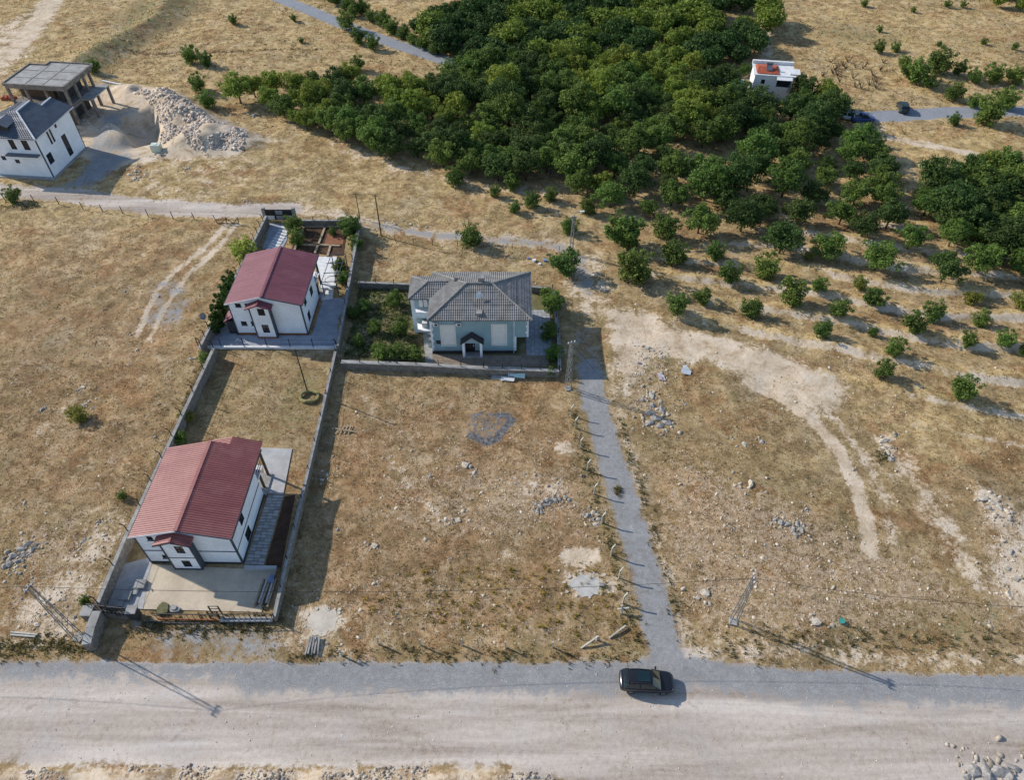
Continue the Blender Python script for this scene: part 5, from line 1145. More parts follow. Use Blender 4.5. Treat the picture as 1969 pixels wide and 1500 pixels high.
loose('timber_heap', 'broken pallet boards in the shade beside the boundary wall', 'timber', 660, 828, [('board', MB().bar((-.8+.5*i, -.6, .1), (-.2+.35*i, .7, .3), .14, .05), LWOOD) for i in range(4)] + [('board', MB().bar((-.9, .1, .3), (1.3, -.3, .2), .14, .05), LWOOD)])
loose('white_beam', 'long white beam on the ground behind the concrete frame building', 'beam', 215, 160, [('beam', MB().bar((-2.2, .9, .2), (2.2, -.9, .2), .35, .25), WHITEPL)])
loose('dry_bush_ring', 'round dry brushwood stack at the foot of the slim dark pole', 'brushwood', 596, 765, [('brushwood', MB().tube([(1.1*math.cos(a), .9*math.sin(a), .25+.1*math.sin(3*a)) for a in np.linspace(0, 6.28, 15)], .22, 6, False), pm('dry_brush', S(158, 146, 104), S(124, 124, 78), 4, .95, .9, 14, .1))])
loose('teal_bin', 'small teal plastic tub on the roadside weeds beyond the parked car', 'tub', 1617, 1197, [('tub', MB().tube([(0, 0, 0), (0, 0, .3)], [.22, .3], 10), pm('teal_plastic', S(70, 150, 140), None, 2, .5))])
loose('brick_stack', 'small stack of red bricks behind the concrete frame building', 'bricks', 18, 190, [('brick', MB().box(-1.2+.42*i, -.82+.42*i, -.6+.42*j, -.22+.42*j, .21*k_, .2+.21*k_), BRICK) for i in range(6) for j in range(3) for k_ in range(3 - (i+j) % 2)])

# ------------------------------------------------------------------ stuff: rubble, pebbles
def bake(name, V, F, mat, cols=None, kind='stuff', smooth=False):
    """Big triangle soup: V (n,3), F (m,3 or 4)."""
    me = bpy.data.meshes.new(name); k = F.shape[1]
    me.vertices.add(len(V)); me.vertices.foreach_set('co', V.astype(np.float32).ravel())
    me.loops.add(F.size); me.loops.foreach_set('vertex_index', F.astype(np.int32).ravel())
    me.polygons.add(len(F)); me.polygons.foreach_set('loop_start', np.arange(0, F.size, k, dtype=np.int32)); me.polygons.foreach_set('loop_total', np.full(len(F), k, np.int32))
    me.update(calc_edges=True)
    if cols is not None:
        ca = me.color_attributes.new('tint', 'FLOAT_COLOR', 'POINT'); ca.data.foreach_set('color', np.concatenate([cols, np.ones((len(cols), 1))], 1).astype(np.float32).ravel())
    me.materials.append(mat)
    if kind:
        o = link(name, me); o['kind'] = kind; return o
    return me
def tint_mat(name, rough=0.9, trans=0.0, rand=0.0, mul=1.0):
    k = N(name); a = k.attr('tint').outputs['Color']
    if rand:
        oi = k.n('ShaderNodeObjectInfo'); hsv = k.n('ShaderNodeHueSaturation'); k.put(hsv.inputs['Color'], a)
        k.put(hsv.inputs['Hue'], k.math('ADD', 0.5 - rand*0.05, k.math('MULTIPLY', oi.outputs['Random'], rand*0.06)))
        r2 = k.n('ShaderNodeTexWhiteNoise', noise_dimensions='1D'); k.put(r2.inputs['W'], k.math('MULTIPLY', oi.outputs['Random'], 913.0))
        k.put(hsv.inputs['Value'], k.math('ADD', 1.0 - rand*0.35, k.math('MULTIPLY', r2.outputs['Value'], rand*0.7))); a = hsv.outputs['Color']
    k.put(k.b.inputs['Base Color'], a); k.b.inputs['Roughness'].default_value = rough; k.b.inputs['Specular IOR Level'].default_value = 0.2
    if trans:
        tr = k.n('ShaderNodeBsdfTranslucent'); k.put(tr.inputs[0], a); mx = k.n('ShaderNodeMixShader'); mx.inputs[0].default_value = trans
        k.t.links.new(k.b.outputs[0], mx.inputs[1]); k.t.links.new(tr.outputs[0], mx.inputs[2]); k.t.links.new(mx.outputs[0], k.out.inputs[0])
    return k.m
_oct = np.array([(1,0,0),(0,1,0),(-1,0,0),(0,-1,0),(0,0,1),(.6,.6,.45),(-.6,.6,.5),(-.6,-.6,.4),(.6,-.6,.5)], float)
_octf = np.array([(0,5,4),(5,1,4),(1,6,4),(6,2,4),(2,7,4),(7,3,4),(3,8,4),(8,0,4),(0,1,5),(1,2,6),(2,3,7),(3,0,8)])
def stones(name, X, Y, size, c0, c1, zoff=0.0):
    n = len(X); Z = height(X, Y) + zoff; a = rng.random(n)*6.283
    V = _oct[None] * (rng.uniform(.7, 1.3, (n, 9, 1))) * size[:, None, None] * np.stack([rng.uniform(.7, 1.2, n), rng.uniform(.6, 1, n), rng.uniform(.35, .8, n)], -1)[:, None]
    ca, sa = np.cos(a)[:, None], np.sin(a)[:, None]
    V = np.stack([V[..., 0]*ca - V[..., 1]*sa + X[:, None], V[..., 0]*sa + V[..., 1]*ca + Y[:, None], V[..., 2] + Z[:, None]], -1)
    F = (_octf[None] + (np.arange(n)*9)[:, None, None]).reshape(-1, 3)
    t = rng.random((n, 1)); C = np.array(c0)*(1-t) + np.array(c1)*t
    return bake(name, V.reshape(-1, 3), F, STONEM, np.repeat(C, 9, 0))
STONEM = tint_mat('loose_stone', 0.95)
def scatter(poly, n, world=False):
    pts = poly if world else W(poly); xs = [p[0] for p in pts]; ys = [p[1] for p in pts]
    X = rng.uniform(min(xs), max(xs), n*3); Y = rng.uniform(min(ys), max(ys), n*3); k = inside(X, Y, pts); return X[k][:n], Y[k][:n]
X, Y = scatter([(240, 175), (335, 188), (400, 235), (480, 265), (470, 292), (300, 296), (318, 250), (290, 205)], 4200); _k = vn(X, Y, 2.6, 7.9)*.65 + vn(X, Y, 6, 1.9)*.45 > .52; X, Y = X[_k], Y[_k]; st_ = rng.gamma(1.6, .10, len(X))
stones('rubble_heap', X, Y, np.clip(st_, .05, .55), S(164, 146, 130), S(214, 200, 184))
X, Y = scatter([(196, 262), (216, 240), (240, 246), (232, 268), (150, 232), (160, 222)], 300); stones('excavated_stones', X, Y, rng.uniform(.05, .25, len(X)), S(160, 150, 138), S(220, 214, 204))
X = rng.uniform(-44, 5, 3200); Y = 18.4 - np.abs(rng.normal(0, 0.8, 3200)) + (vn(X, X*0, 3, 1.1)-.5)*.9; _k = vn(X, Y, 2.2, 3.7) > .5; X, Y = X[_k], Y[_k]; stones('roadside_rubble', X, Y, np.clip(rng.gamma(1.4, .045, len(X)), .02, .26), S(104, 92, 80), S(186, 174, 160))
NX = 100000; X = rng.uniform(-62, 62, NX); Y = rng.uniform(26, 84, NX); mk = masks(X, Y); fm = flat_mask(X, Y)
k = (rng.random(NX) < np.clip(mk['stony']-.12, 0, 1)**1.6*0.75) & (fm < .3); X, Y = X[k], Y[k]
stones('scattered_stones', X, Y, np.clip(rng.gamma(1.5, .034, len(X)), .02, .24), S(150, 134, 112), S(206, 194, 174))
X, Y = rng.uniform(-46, 50, 5200), rng.uniform(17.6, 27, 5200); stones('road_pebbles', X, Y, np.clip(rng.gamma(1.3, .016, 5200), .01, .09), S(150, 144, 138), S(206, 198, 190))

# chips and small stones lying round the larger rocks
cx_, cy_, cs_ = [], [], []
for px, py, w, g_ in ROCKSPOTS:
    x, y = at(px, py); r_ = w/ppm(px, py)
    for _ in range(9): a = random.uniform(0, 6.28); d_ = r_*random.uniform(.3, 1.6); cx_.append(x+d_*math.cos(a)); cy_.append(y+d_*math.sin(a)); cs_.append(r_*random.uniform(.06, .22))
stones('stone_chips', np.array(cx_), np.array(cy_), np.array(cs_), S(128, 118, 103), S(192, 180, 164))
# ------------------------------------------------------------------ dry grass (stuff)
GRASSM = tint_mat('dry_grass_blades', 0.9, 0.45)
def tufts(name, X, Y, C, hgt, wid, blades):
    n = len(X); Z = height(X, Y); nb = n*blades
    bx = np.repeat(X, blades) + rng.normal(0, 1, nb)*np.repeat(wid, blades)*.55; by = np.repeat(Y, blades) + rng.normal(0, 1, nb)*np.repeat(wid, blades)*.55; bz = np.repeat(Z, blades) - .03
    a = rng.random(nb)*6.283; w = np.repeat(wid, blades)*rng.uniform(.18, .38, nb); h = np.repeat(hgt, blades)*rng.uniform(.5, 1.2, nb); lean = rng.random(nb)*6.283; la = rng.uniform(.2, .9, nb)*h
    V = np.empty((nb, 3, 3)); V[:, 0] = np.stack([bx-np.cos(a)*w, by-np.sin(a)*w, bz], -1); V[:, 1] = np.stack([bx+np.cos(a)*w, by+np.sin(a)*w, bz], -1); V[:, 2] = np.stack([bx+np.cos(lean)*la, by+np.sin(lean)*la, bz+h], -1)
    Cb = np.repeat(C, blades, 0)*rng.uniform(.78, 1.22, (nb, 1))
    return bake(name, V.reshape(-1, 3), np.arange(nb*3).reshape(-1, 3), GRASSM, np.clip(np.repeat(Cb, 3, 0), 0, 1))
def grass_colour(mk, X, Y):
    n = len(X); u = rng.random(n); base = np.array(S(142, 116, 76)); out = np.tile(base, (n, 1))
    pal = [np.array(S(*c)) for c in ((138, 124, 88), (152, 130, 92), (164, 139, 98), (168, 138, 96), (182, 157, 112), (200, 176, 130))]
    pt = vn(X, Y, 6, 4.1)*.45 + vn(X, Y, 1.9, 6.6)*.45 + rng.random(n)*.35 + (rng.random(n) - .5)*.2
    out = np.stack(pal)[np.clip(np.floor((pt - .28)/.7*6), 0, 5).astype(int)]
    k = u < mk['straw']*.8; out[k] = np.array(S(206, 180, 124))
    k = rng.random(n) < mk['rust']*.35; out[k] = np.array(S(160, 124, 82))
    k = rng.random(n) < mk['green']*.55; out[k] = np.array(S(118, 120, 74))
    out = (out*.97 + out.mean(1, keepdims=True)*.03)*.92
    k = rng.random(n) < .05; out[k] = np.array(S(120, 122, 86))
    return out
def field(n, x0, x1, y0, y1, h0, h1, w0, w1, blades, name):
    X = rng.uniform(x0, x1, n); Y = rng.uniform(y0, y1, n); mk = masks(X, Y)
    bare = np.maximum.reduce([mk['dirt']*1.1, mk['gravel']*1.3, mk['road']*1.4, mk['asphalt']*2, mk['ash']])
    clump = sm(vn(X, Y, 3.0, 8.1)*.6 + vn(X, Y, 1.1, 2.9)*.5, .30, .70)
    k = rng.random(n) < np.clip(1 - bare*1.15, 0, 1)*(.55 + .45*clump)
    for q in (BUILT if len(BUILT) else []): k &= ~inside(X, Y, q)
    X, Y = X[k], Y[k]; mk = {a: b[k] for a, b in mk.items()}
    tufts(name, X, Y, grass_colour(mk, X, Y), rng.uniform(h0, h1, len(X)), rng.uniform(w0, w1, len(X)), blades)
BUILT = [W(q) for q in ([(200, 1180), (245, 1060), (330, 855), (500, 850), (565, 860), (528, 1190)], [(385, 668), (512, 412), (690, 422), (645, 668)], [(790, 705), (790, 560), (1062, 550), (1078, 715)])] + [[(-95, 110), (-76, 110), (-75, 124), (-95, 124)], [(-95, 124), (-78, 124), (-76, 142), (-95, 142)]]
field(110000, -76, 72, 26, 66, .04, .15, .12, .30, 5, 'dry_grass')
field(55000, -108, 105, 66, 125, .06, .18, .2, .42, 4, 'dry_grass_slope')
field(24000, -135, 140, 125, 200, .12, .3, .4, .8, 4, 'dry_grass_far')
# low weeds along edges: greener clumps
WX, WY = [], []
for q, n, s in (([(1188, 800), (1215, 880), (1250, 1000), (1290, 1130), (1320, 1240)], 150, .4), ([(1102, 790), (1125, 880), (1160, 1000), (1195, 1120), (1232, 1250)], 170, .45), ([(0, 1245), (80, 1240), (165, 1248)], 200, .5), ([(560, 1262), (900, 1262), (1220, 1266)], 150, .5),
                ([(260, 1205), (400, 1205), (540, 1200)], 260, .6), ([(1350, 1240), (1969, 1235)], 260, 1.0), ([(410, 680), (350, 800)], 120, .5), ([(1186, 940), (1190, 950)], 30, .25), ([(1700, 870), (1690, 885)], 40, .4), ([(0, 400), (70, 395)], 60, .6)):
    p = W(q); L = [math.hypot(b[0]-a[0], b[1]-a[1]) for a, b in zip(p, p[1:])]
    for _ in range(n):
        i = random.choices(range(len(L)), L)[0]; t = random.random(); WX.append(p[i][0]+(p[i+1][0]-p[i][0])*t + random.gauss(0, s)); WY.append(p[i][1]+(p[i+1][1]-p[i][1])*t + random.gauss(0, s))
WX, WY = np.array(WX), np.array(WY); u = rng.random((len(WX), 1)); tufts('roadside_weeds', WX, WY, np.array(S(92, 96, 60))*(1-u) + np.array(S(146, 130, 88))*u, rng.uniform(.15, .4, len(WX)), rng.uniform(.12, .3, len(WX)), 8)

# ------------------------------------------------------------------ trees and shrubs
BARK = pm('bark', S(92, 78, 66), S(70, 58, 50), 4, 0.95, 0.6, 14, 0.03, world=False)
LEAF = tint_mat('orchard_leaves', 0.65, 0.35, 0.55); LEAFY = tint_mat('pale_leaves', 0.65, 0.35, 0.5)
def leaf_shell(q, lobes, n, size, c0, c1, inner=0.4, zmin=0.25):
    """Leaf clusters spread through the lobes' volume, with gaps; returns V, F, colours."""
    vol = np.array([l[3]**2 for l in lobes]); li = q.choice(len(lobes), n, p=vol/vol.sum()); L = np.array(lobes)[li]
    d = q.normal(0, 1, (n, 3)); d /= np.linalg.norm(d, axis=1)[:, None]
    r = inner + (1-inner)*q.random(n)**.55; r *= 1 + .14*np.sin(d[:, 0]*7+li)*np.sin(d[:, 1]*6+li*2) + .10*np.sin(d[:, 2]*9+li*3)
    P = L[:, :3] + d*(r*L[:, 3])[:, None]*np.array([1, 1, .82]); g = np.sin(P[:, 0]*3.1+1)*np.sin(P[:, 1]*3.4+2)*np.sin(P[:, 2]*3.7) ; k = (g > -.42) & (P[:, 2] > zmin)
    P, d = P[k], d[k]; n = len(P)
    nm = d*.7 + q.normal(0, .7, (n, 3)) + np.array([0, 0, .45]); nm /= np.linalg.norm(nm, axis=1)[:, None]
    t = np.cross(nm, q.normal(0, 1, (n, 3))); t /= np.linalg.norm(t, axis=1)[:, None]; b = np.cross(nm, t); s = (size*q.uniform(.55, 1.25, n))[:, None]
    V = np.stack([P + t*s, P + b*s*.62 + nm*s*.18, P - t*s, P - b*s*.62 + nm*s*.18], 1).reshape(-1, 3); F = np.arange(n*4).reshape(-1, 4)
    u = q.random((n, 1)); C = np.array(c0)*(1-u) + np.array(c1)*u
    return V, F, np.repeat(C, 4, 0)
def tree_proto(seed, width, h, nlobe, nleaf, size, c0, c1, trunk=True, mat=None, low=False):
    q = np.random.default_rng(seed); R_ = width/2; lobes = []
    for i in range(nlobe):
        a = 6.283*i/nlobe + q.uniform(-.4, .4); rr = R_*q.uniform(.36, .62); lobes.append((rr*math.cos(a), rr*math.sin(a), (h*.52 if not low else h*.42) + q.uniform(-.12, .2)*h, R_*q.uniform(.36, .52)))
    lobes.append((q.uniform(-.2, .2), q.uniform(-.2, .2), h*.68, R_*.52)); lobes.append((q.uniform(-.5, .5), q.uniform(-.5, .5), h*(.45 if low else .55), R_*.5))
    core = list(lobes)
    if low: lobes += [(R_*.45*math.cos(a), R_*.45*math.sin(a), h*.2, R_*.42) for a in q.random(4)*6.283]
    for i in range(16):
        a, e = q.uniform(0, 6.283), q.uniform(-.2, 1.3); rr = R_*q.uniform(.72, 1.06)
        lobes.append((rr*math.cos(a)*math.cos(e), rr*math.sin(a)*math.cos(e), h*.5 + h*.46*math.sin(e)*q.uniform(.85, 1.15), R_*q.uniform(.16, .26)))
    V, F, C = leaf_shell(q, lobes, nleaf, size, c0, c1, .35, .03 if low else .25); lobes = core; crown = bake('crown', V, F, mat or LEAF, C, None)
    m = MB(); th = h*.26
    m.tube([(0, 0, -.15), (.03, .02, th*.5), (.05, 0, th)], [.17*R_/2.6, .13*R_/2.6, .12*R_/2.6], 7)
    for l in lobes[:-1]:
        m.tube([(.05, 0, th*.85), (l[0]*.5, l[1]*.5, (th+l[2])*.5), (l[0], l[1], l[2]+.1*h)], [.10*R_/2.6, .07*R_/2.6, .025*R_/2.6], 5)
    trunk_me = m.mesh('trunk'); trunk_me.materials.append(BARK)
    return crown, trunk_me
DG0, DG1 = S(54, 76, 38), S(86, 110, 54); MG0, MG1 = S(72, 98, 44), S(114, 140, 64); PG0, PG1 = S(96, 118, 44), S(142, 158, 68)
TREES = [tree_proto(100+i, 5.6, 4.6, 6+i % 4, 5200, .155, *( (DG0, DG1) if i % 2 else (MG0, MG1))) for i in range(8)]
PALET = [tree_proto(200+i, 5.2, 4.9, 6, 5000, .155, PG0, PG1, mat=LEAFY) for i in range(3)]
SHRUB = [tree_proto(300+i, 3.0, 2.9, 6, 3200, .115, *((MG0, MG1) if i % 2 else (S(66, 92, 44), S(104, 130, 60))), low=True) for i in range(6)]
PSHRUB = [tree_proto(340+i, 3.0, 2.5, 5, 2400, .115, S(100, 112, 44), S(146, 150, 70), low=True, mat=LEAFY) for i in range(2)]
YEL = tree_proto(390, 3.0, 2.6, 5, 1500, .16, S(140, 158, 60), S(180, 190, 90), low=True, mat=LEAFY)
CYP = [tree_proto(380, 1.5, 3.6, 4, 1200, .16, S(40, 66, 26), S(70, 98, 40), low=True)]
def grow(proto, name, label, cat, group, x, y, s, sz=None):
    t = thing(name, label, cat, (x, y, gz(x, y) - .03), random.uniform(0, 6.28), group); t.scale = (s, s, sz or s*random.uniform(.88, 1.12))
    link('crown', proto[0], t); link('trunk', proto[1], t); return t

# single shrubs and young trees on the open slope (photo position of the foot, crown width in photo pixels, pale?)
SL = [(1195, 473, 77, 0), (1218, 541, 74, 0), (1295, 504, 56, 0), (1276, 457, 54, 0), (1372, 499, 40, 0), (1398, 543, 47, 0), (1470, 531, 52, 0), (1517, 585, 58, 0), (1570, 564, 34, 0), (1648, 557, 32, 1), (1442, 606, 46, 0), (1346, 582, 38, 0), (1297, 607, 46, 0), (1608, 613, 42, 0), (1675, 591, 46, 0), (1577, 650, 38, 0), (1675, 646, 22, 0),
      (1750, 640, 50, 0), (1787, 614, 42, 0), (1713, 688, 40, 0), (1692, 730, 38, 0), (1843, 766, 52, 0), (1855, 668, 34, 0), (1925, 668, 38, 0), (1881, 624, 36, 0), (1865, 585, 38, 1), (1955, 594, 42, 1), (1966, 688, 30, 0), (1553, 500, 20, 1)]
for i, (px, py, w, pale) in enumerate(sorted(SL)):
    x, y = at(px, py); wm = w/ppm(px, py)
    grow(random.choice(PSHRUB if pale else SHRUB), 'shrub', f'{("pale " if pale else "") + ("large " if w > 50 else "small " if w < 36 else "")}green shrub on the open dry slope, {ORD[i]} from the lane side', 'shrub', 'shrubs on the open slope', x, y, wm/3.0)
BU = [(905, 472, 52, 'round green bush on the rough bank behind the teal house roof'), (1083, 526, 62, 'spreading green bush beside the blue litter behind the teal house'), (1094, 447, 36, 'bush beside the thin lattice pole lamp head'), (1130, 410, 36, 'low bush at the grove edge above the thin lattice pole'), (875, 354, 40, 'first small bush below the front edge of the grove'),
      (985, 362, 38, 'second small bush below the front edge of the grove'), (953, 378, 24, 'third tiny bush below the front edge of the grove'), (1022, 400, 34, 'fourth small bush below the front edge of the grove'), (991, 408, 26, 'fifth tiny bush below the front edge of the grove'), (1058, 386, 30, 'sixth bush below the front edge of the grove'),
      (30, 388, 34, 'green bush on the fence line of the back track near the grey roofed house'), (155, 806, 42, 'grey green bush in the middle of the brown field'), (362, 806, 32, 'yellow green sapling inside the long stone wall behind bright red roof'), (350, 850, 30, 'dark bush inside long stone wall close to bright red roof'), (395, 695, 26, 'small bush outside the corner of the low white-capped wall'),
      (402, 206, 38, 'dark bush at the upper rim of the rubble heap'), (385, 176, 34, 'bush just above rubble heap near the grove tip'), (183, 140, 30, 'bush behind the corner of the concrete frame building'), (165, 1158, 24, 'small bush outside the stone wall near the gate corner'), (238, 960, 20, 'tiny bush outside the long stone wall at its middle'),
      (370, 122, 34, 'dark shrub clump on the far hillside, nearer one'), (398, 128, 30, 'dark shrub clump on the far hillside, farther one'), (450, 48, 18, 'small dark shrub on the upper hillside'), (565, 40, 14, 'tiny dark shrub on the upper hillside by the asphalt road'), (580, 82, 12, 'tiny shrub in the middle of the upper hillside'), (690, 135, 30, 'low bush on the bank above the grove tip'), (718, 95, 28, 'low bush below the far asphalt bend')]
for px, py, w, lab in BU:
    x, y = at(px, py); grow(random.choice(PSHRUB if 'yellow' in lab or 'grey green' in lab else SHRUB), 'bush', lab, 'bush', 'scattered bushes', x, y, w/ppm(px, py)/3.0)
# verge shrubs along the far asphalt road and on the far right hillside
VG = [(665, 22), (682, 34), (700, 30), (715, 45), (735, 55), (752, 68), (640, 10), (628, 2), (775, 80), (792, 90), (812, 98), (835, 108), (690, 88), (665, 62)]
for i, (px, py) in enumerate(VG):
    x, y = at(px, py); grow(random.choice(SHRUB), 'verge_shrub', f'{ORD[i]} dark shrub on the verge of the far asphalt road', 'shrub', 'shrubs along the asphalt road', x, y+1.5, random.uniform(.8, 1.5))
HR = [(1830, 240, 26), (1895, 236, 60), (1862, 320, 16), (1742, 150, 34), (1760, 158, 46), (1785, 170, 34), (1800, 142, 50), (1842, 146, 30), (1830, 190, 40), (1870, 160, 30), (1905, 158, 40), (1945, 160, 40), (1690, 60, 14), (1660, 12, 16), (1755, 22, 12), (1820, 15, 16), (1850, 15, 14), (1805, 88, 12), (1890, 85, 14), (1950, 95, 14), (1695, 300, 24), (1870, 205, 30), (1930, 208, 40), (1735, 128, 26), (1688, 100, 24), (1720, 98, 20), (1690, 280, 20)]
for i, (px, py, w) in enumerate(sorted(HR)):
    x, y = at(px, py); grow(random.choice(SHRUB), 'hillside_shrub', f'{ORD[i]} shrub across the far straw hillside counted from the grove', 'shrub', 'shrubs on the far hillside', x, y, w/ppm(px, py)/3.0)
# bare old vines beside the far house
for i in range(22):
    px, py = random.uniform(1560, 1700), random.uniform(118, 175); x, y = at(px, py); t = thing('dry_shrub', 'leafless dry vine stock on the straw field beside the far house', 'vine', (x, y, gz(x, y)), random.uniform(0, 6), 'dry vines beside the far house')
    m = MB()
    for j in range(6): a = random.uniform(0, 6.28); m.tube([(0, 0, 0), (.5*math.cos(a), .5*math.sin(a), .7), (1.0*math.cos(a+.4), 1.0*math.sin(a+.4), 1.2+random.random()*.5)], [.08, .05, .02], 4)
    m.build('branches', BARK, t)

# the grove: young trees stand singly at the front, close together behind
GROVE = W([(445, 192), (520, 180), (640, 172), (740, 168), (830, 180), (880, 150), (900, 138), (860, 108), (820, 84), (790, 66), (850, 40), (890, 10), (910, -8), (1390, -8), (1470, 10), (1478, 100), (1430, 110), (1430, 165), (1450, 195), (1560, 195), (1600, 205), (1600, 245), (1640, 290), (1705, 338), (1710, 372), (1600, 395), (1460, 385), (1330, 385), (1230, 385), (1120, 378), (1060, 362), (960, 345), (860, 322), (760, 305), (690, 285), (620, 262), (540, 230)])
SPARSE = W([(1240, 380), (1560, 330), (1720, 340), (1760, 400), (1900, 520), (1960, 540), (1800, 550), (1640, 520), (1480, 480), (1380, 440), (1260, 420)])
EAST = W([(1755, 385), (1800, 365), (1900, 345), (2010, 330), (2060, 545), (1969, 540), (1880, 500), (1790, 445)])
NE = W([(1880, -30), (2000, -30), (2000, 36), (1900, 12)])
def spacing(x, y): return 3.1 + 1.2*min(1, max(0, (x-2)/26))*min(1, max(0, (125-y)/25)) + .4*min(1, max(0, (x-25)/20))
def poisson(poly, d, n, keep=()):
    xs = [p[0] for p in poly]; ys = [p[1] for p in poly]; out = list(keep); new = []
    X = rng.uniform(min(xs), max(xs), n); Y = rng.uniform(min(ys), max(ys), n); k = inside(X, Y, poly)
    for x, y in zip(X[k], Y[k]):
        dd = d(x, y) if callable(d) else d
        if all((x-a)**2 + (y-b)**2 > dd*dd for a, b in out): out.append((x, y)); new.append((x, y))
    return new
HX, HY = at(1441, 190)
dense = [p for p in poisson(GROVE, spacing, 22000) if not (HX-1.5 < p[0] < HX+8.5 and HY-6.0 < p[1] < HY+7) and not (at(1352, 163)[0]-1.5 < p[0] < at(1352, 163)[0]+8 and abs(p[1]-at(1352, 163)[1]-1) < 4)]
CLEAR = [W([(1395, 25), (1470, 25), (1468, 62), (1385, 62)]), W([(1020, 345), (1080, 330), (1100, 355), (1050, 370)]), W([(1280, 300), (1340, 280), (1390, 310), (1330, 335)]), W([(1400, 300), (1470, 300), (1480, 318), (1400, 318)])]
dense = [p for p in dense if not any(inside(np.array([p[0]]), np.array([p[1]]), c)[0] for c in CLEAR)]
OPEN = [(1110, 374, 60), (1172, 398, 70), (1245, 414, 42), (1342, 448, 72), (1424, 442, 80), (1498, 487, 84), (1587, 497, 74), (1680, 522, 80), (1806, 547, 72), (1876, 528, 76), (1290, 396, 60), (1390, 402, 62), (1462, 420, 66), (1530, 432, 66), (1612, 432, 70), (1652, 462, 62), (1702, 440, 66), (1742, 482, 62), (1560, 392, 60), (1820, 480, 62), (1640, 394, 60), (1692, 402, 60)]
sparse = []
east = poisson(EAST, 2.9, 8000, sparse); ne = poisson(NE, 4.5, 3000)
for i, (px, py, w) in enumerate(sorted(OPEN)):
    x, y = at(px, py); dense = [p for p in dense if (p[0]-x)**2 + (p[1]-y)**2 > 12]
    grow(random.choice(TREES), 'orchard_tree', f'{ORD[i]} orchard tree along the lower edge of the grove from the lane', 'tree', 'orchard trees in open order', x, y, w/ppm(px, py)/5.8)
allt = [(p, 'grove') for p in dense] + [(p, 'sparse') for p in sparse] + [(p, 'east') for p in east] + [(p, 'ne') for p in ne]
allt.sort(key=lambda q: q[0][1])
BACK = []
SZ = lambda s: 'large' if s > 1.12 else 'small' if s < .84 else 'medium'
def WH(x, y):
    if (x-HX-4)**2 + (y-HY)**2 < 17**2: return 'near the far white-roofed house'
    if x < -34: return 'at its tip towards the rubble heap'
    if y > 128 and x < -4: return 'below the far asphalt road'
    if x < -8: return 'above the bank behind the walled garden'
    if x < 18: return 'straight above the teal house and lane'
    return 'above the open shrub slope'
for i, ((x, y), z) in enumerate(allt):
    palish = (vn(np.array([x]), np.array([y]), 9, 3.3)[0] > .62 and y > 125) or random.random() < .03
    pr = random.choice(PALET if palish else TREES); s = random.choice((.62, .78, .9, .95, 1.0, 1.08, 1.2, 1.3))*random.uniform(.93, 1.07)
    if z == 'sparse': s *= .92
    if i < 274:
        if z == 'sparse': lab, grp = 'separate orchard tree standing on straw between the grove and the shrub slope', 'orchard trees in open order'
        elif z == 'east': lab, grp = f'{SZ(s)} leafy tree of the thick stand beyond the end of the field path', 'trees of the eastern stand'
        elif palish: lab, grp = f'{SZ(s)} pale green tree in the grove {WH(x, y)}', 'pale trees in the grove ' + WH(x, y)
        elif y < 118: lab, grp = f'{SZ(s)} dark green tree fronting the grove {WH(x, y)}', 'trees at the grove front ' + WH(x, y)
        else: lab, grp = f'{SZ(s)} dark green tree inside the grove {WH(x, y)}', 'trees inside the grove ' + WH(x, y)
        grow(pr, 'orchard_tree', lab, 'tree', grp, x, y, s)
    else: BACK.append((x, y, s, palish))
# the rest of the grove, too many to tell apart
if BACK:
    Vs, Fs, Cs = [], [], []; off = 0; protos = []
    for kk in range(6):
        q = np.random.default_rng(500+kk); R_ = 2.8; lobes = [(R_*.5*math.cos(a), R_*.5*math.sin(a), 2.4+q.uniform(-.4, .8), R_*q.uniform(.38, .52)) for a in np.linspace(0, 6.28, 7)[:-1]] + [(0, 0, 3.2, 1.5), (0, 0, 1.5, 1.2)]
        protos.append(leaf_shell(q, lobes, 2000, .25, np.array([1, 1, 1])*.75, np.array([1, 1, 1])*1.25))
    for x, y, s, pal in BACK:
        V, F, C = random.choice(protos); a = random.uniform(0, 6.28); ca, sa = math.cos(a), math.sin(a)
        Vs.append(np.stack([V[:, 0]*ca*s - V[:, 1]*sa*s + x, V[:, 0]*sa*s + V[:, 1]*ca*s + y, V[:, 2]*s], -1)); Fs.append(F + off); off += len(V)
        base = np.array(S(112, 128, 50)) if pal else np.array(S(62, 86, 40))*random.uniform(.75, 1.3); Cs.append(C*base)
    bake('far_grove', np.concatenate(Vs), np.concatenate(Fs), tint_mat('far_leaves', .65, .3), np.clip(np.concatenate(Cs), 0, 1))
print('TREES', len(allt), len(dense), len(sparse), len(east), len(BACK))

# garden plants by the houses
GP = [(700, 600, 1.5, 'dark leafy garden tree nearest the shaded wall beside teal house'), (760, 588, 1.8, 'garden tree in the middle of the teal house garden'), (722, 640, 1.5, 'dark garden shrub in the shade of the wall, teal house side'), (770, 645, 1.9, 'leafy garden tree beside the terrace of the teal house'),
      (735, 692, 1.9, 'round bush at the stone wall corner of the teal house garden'), (768, 690, 2.0, 'second round bush at the stone wall of the teal house garden'), (800, 692, 1.7, 'third round bush at stone wall below the teal house column'), (690, 662, 1.2, 'garden bush deep in the shade beside the tall garden wall'), (680, 610, 1.3, 'climbing bush against the tall garden wall'),
      (1062, 600, 2.4, 'tall leafy tree between the teal house and the lane'), (1056, 650, 1.9, 'dark garden tree beside checkered terrace'), (1064, 690, 1.8, 'garden shrub at the lane corner of stone wall'), (1052, 575, 1.5, 'small tree behind the teal house near the lane'), (1060, 720, 1.2, 'bush outside the stone wall corner by the lane')]
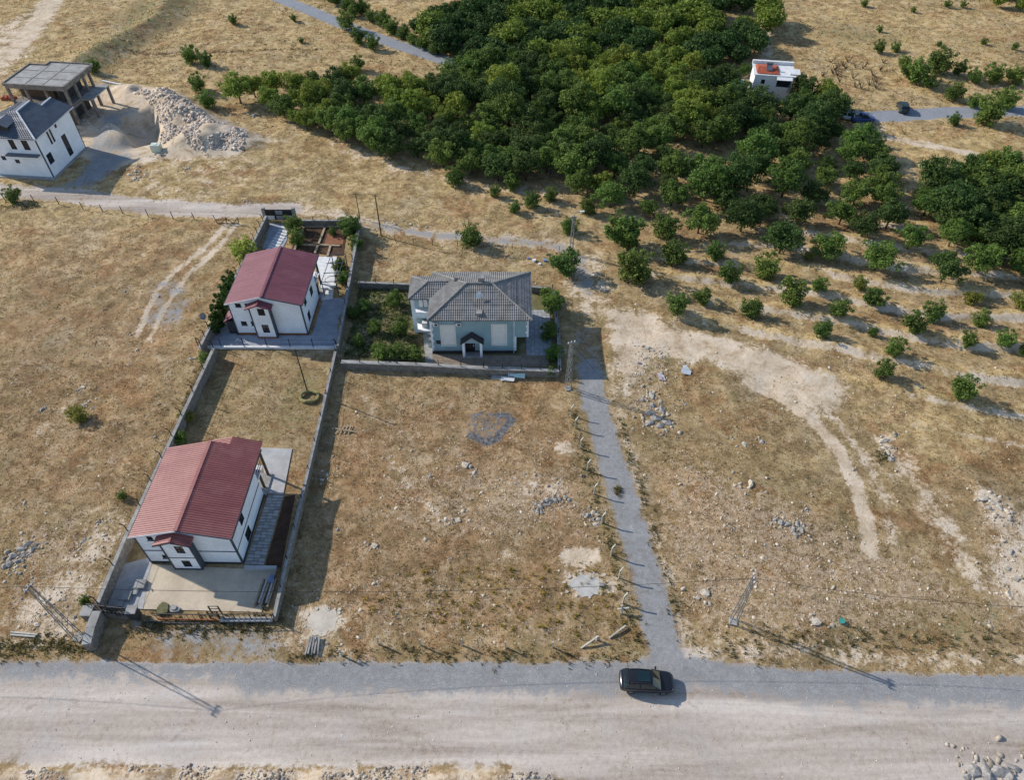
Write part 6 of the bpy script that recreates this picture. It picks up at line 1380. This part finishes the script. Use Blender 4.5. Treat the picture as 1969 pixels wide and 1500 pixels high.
for px, py, w, lab in GP:
    x, y = at(px, py); grow(random.choice(SHRUB), 'garden_shrub', lab, 'shrub', 'plants in the teal house garden', x, y, w/2.2)
x, y = at(476, 500); grow(YEL, 'garden_tree', 'bright yellow green tree at the corner of the plum-roofed house', 'tree', None, x, y, 1.25, 1.5)
for i, (px, py, s) in enumerate([(420, 632, 1.0), (428, 612, 1.0), (435, 595, 1.05), (441, 578, 1.05), (447, 562, 1.0), (412, 645, .8)]):
    x, y = at(px, py); grow(CYP[0], 'hedge_bush', f'{ORD[i]} upright hedge bush along the field side of the plum-roofed house', 'hedge', 'hedge beside the plum-roofed house', x+.4, y, s*1.1)
for px, py, s, lab in ((572, 470, .9, 'leafy vine column between driveway and vegetable beds'), (566, 445, 1.0, 'leafy shrub at the rear gate pillar'), (676, 455, 1.2, 'dark tree at the rear corner of vegetable beds'), (668, 440, .9, 'dark shrub behind the vegetable beds'), (655, 520, .8, 'hanging vine on the garden wall by the pergola'), (662, 545, .7, 'green climber on the garden wall beside swing seat'), (686, 480, .8, 'shrub outside the garden wall on the rough plot'), (640, 452, .5, 'small vegetable plants in the red soil bed')):
    x, y = at(px, py); grow(random.choice(SHRUB), 'garden_shrub', lab, 'shrub', 'plants in the plum-roofed house garden', x, y, s)
# vegetables and lawn clumps (stuff)
X, Y = scatter([(660, 690), (690, 555), (790, 555), (815, 690)], 1800); u = rng.random((len(X), 1)); tufts('garden_greens', X, Y, np.array(S(50, 72, 30))*(1-u)+np.array(S(92, 112, 48))*u, rng.uniform(.05, .22, len(X)), rng.uniform(.15, .35, len(X)), 8)
X, Y = scatter([(575, 442), (624, 442), (606, 484), (566, 480)], 240); u = rng.random((len(X), 1)); tufts('bed_seedlings', X, Y, np.array(S(70, 80, 40))*(1-u)+np.array(S(110, 104, 56))*u, rng.uniform(.1, .25, len(X)), rng.uniform(.1, .2, len(X)), 6)
X, Y = scatter([(700, 1110), (980, 1080), (1190, 1080), (1215, 1230), (900, 1225), (700, 1180)], 170); u = rng.random((len(X), 1)); tufts('yellow_weeds', X, Y, np.array(S(150, 140, 60))*(1-u)+np.array(S(178, 156, 76))*u, rng.uniform(.2, .45, len(X)), rng.uniform(.12, .25, len(X)), 12)
X, Y = scatter([(180, 96), (330, 101), (600, 94), (620, 91), (620, 95), (330, 106), (180, 102)], 260); u = rng.random((len(X), 1)); tufts('ditch_weeds', X, Y, np.array(S(104, 90, 76))*(1-u)+np.array(S(140, 118, 86))*u, rng.uniform(.1, .3, len(X)), rng.uniform(.3, .6, len(X)), 6)
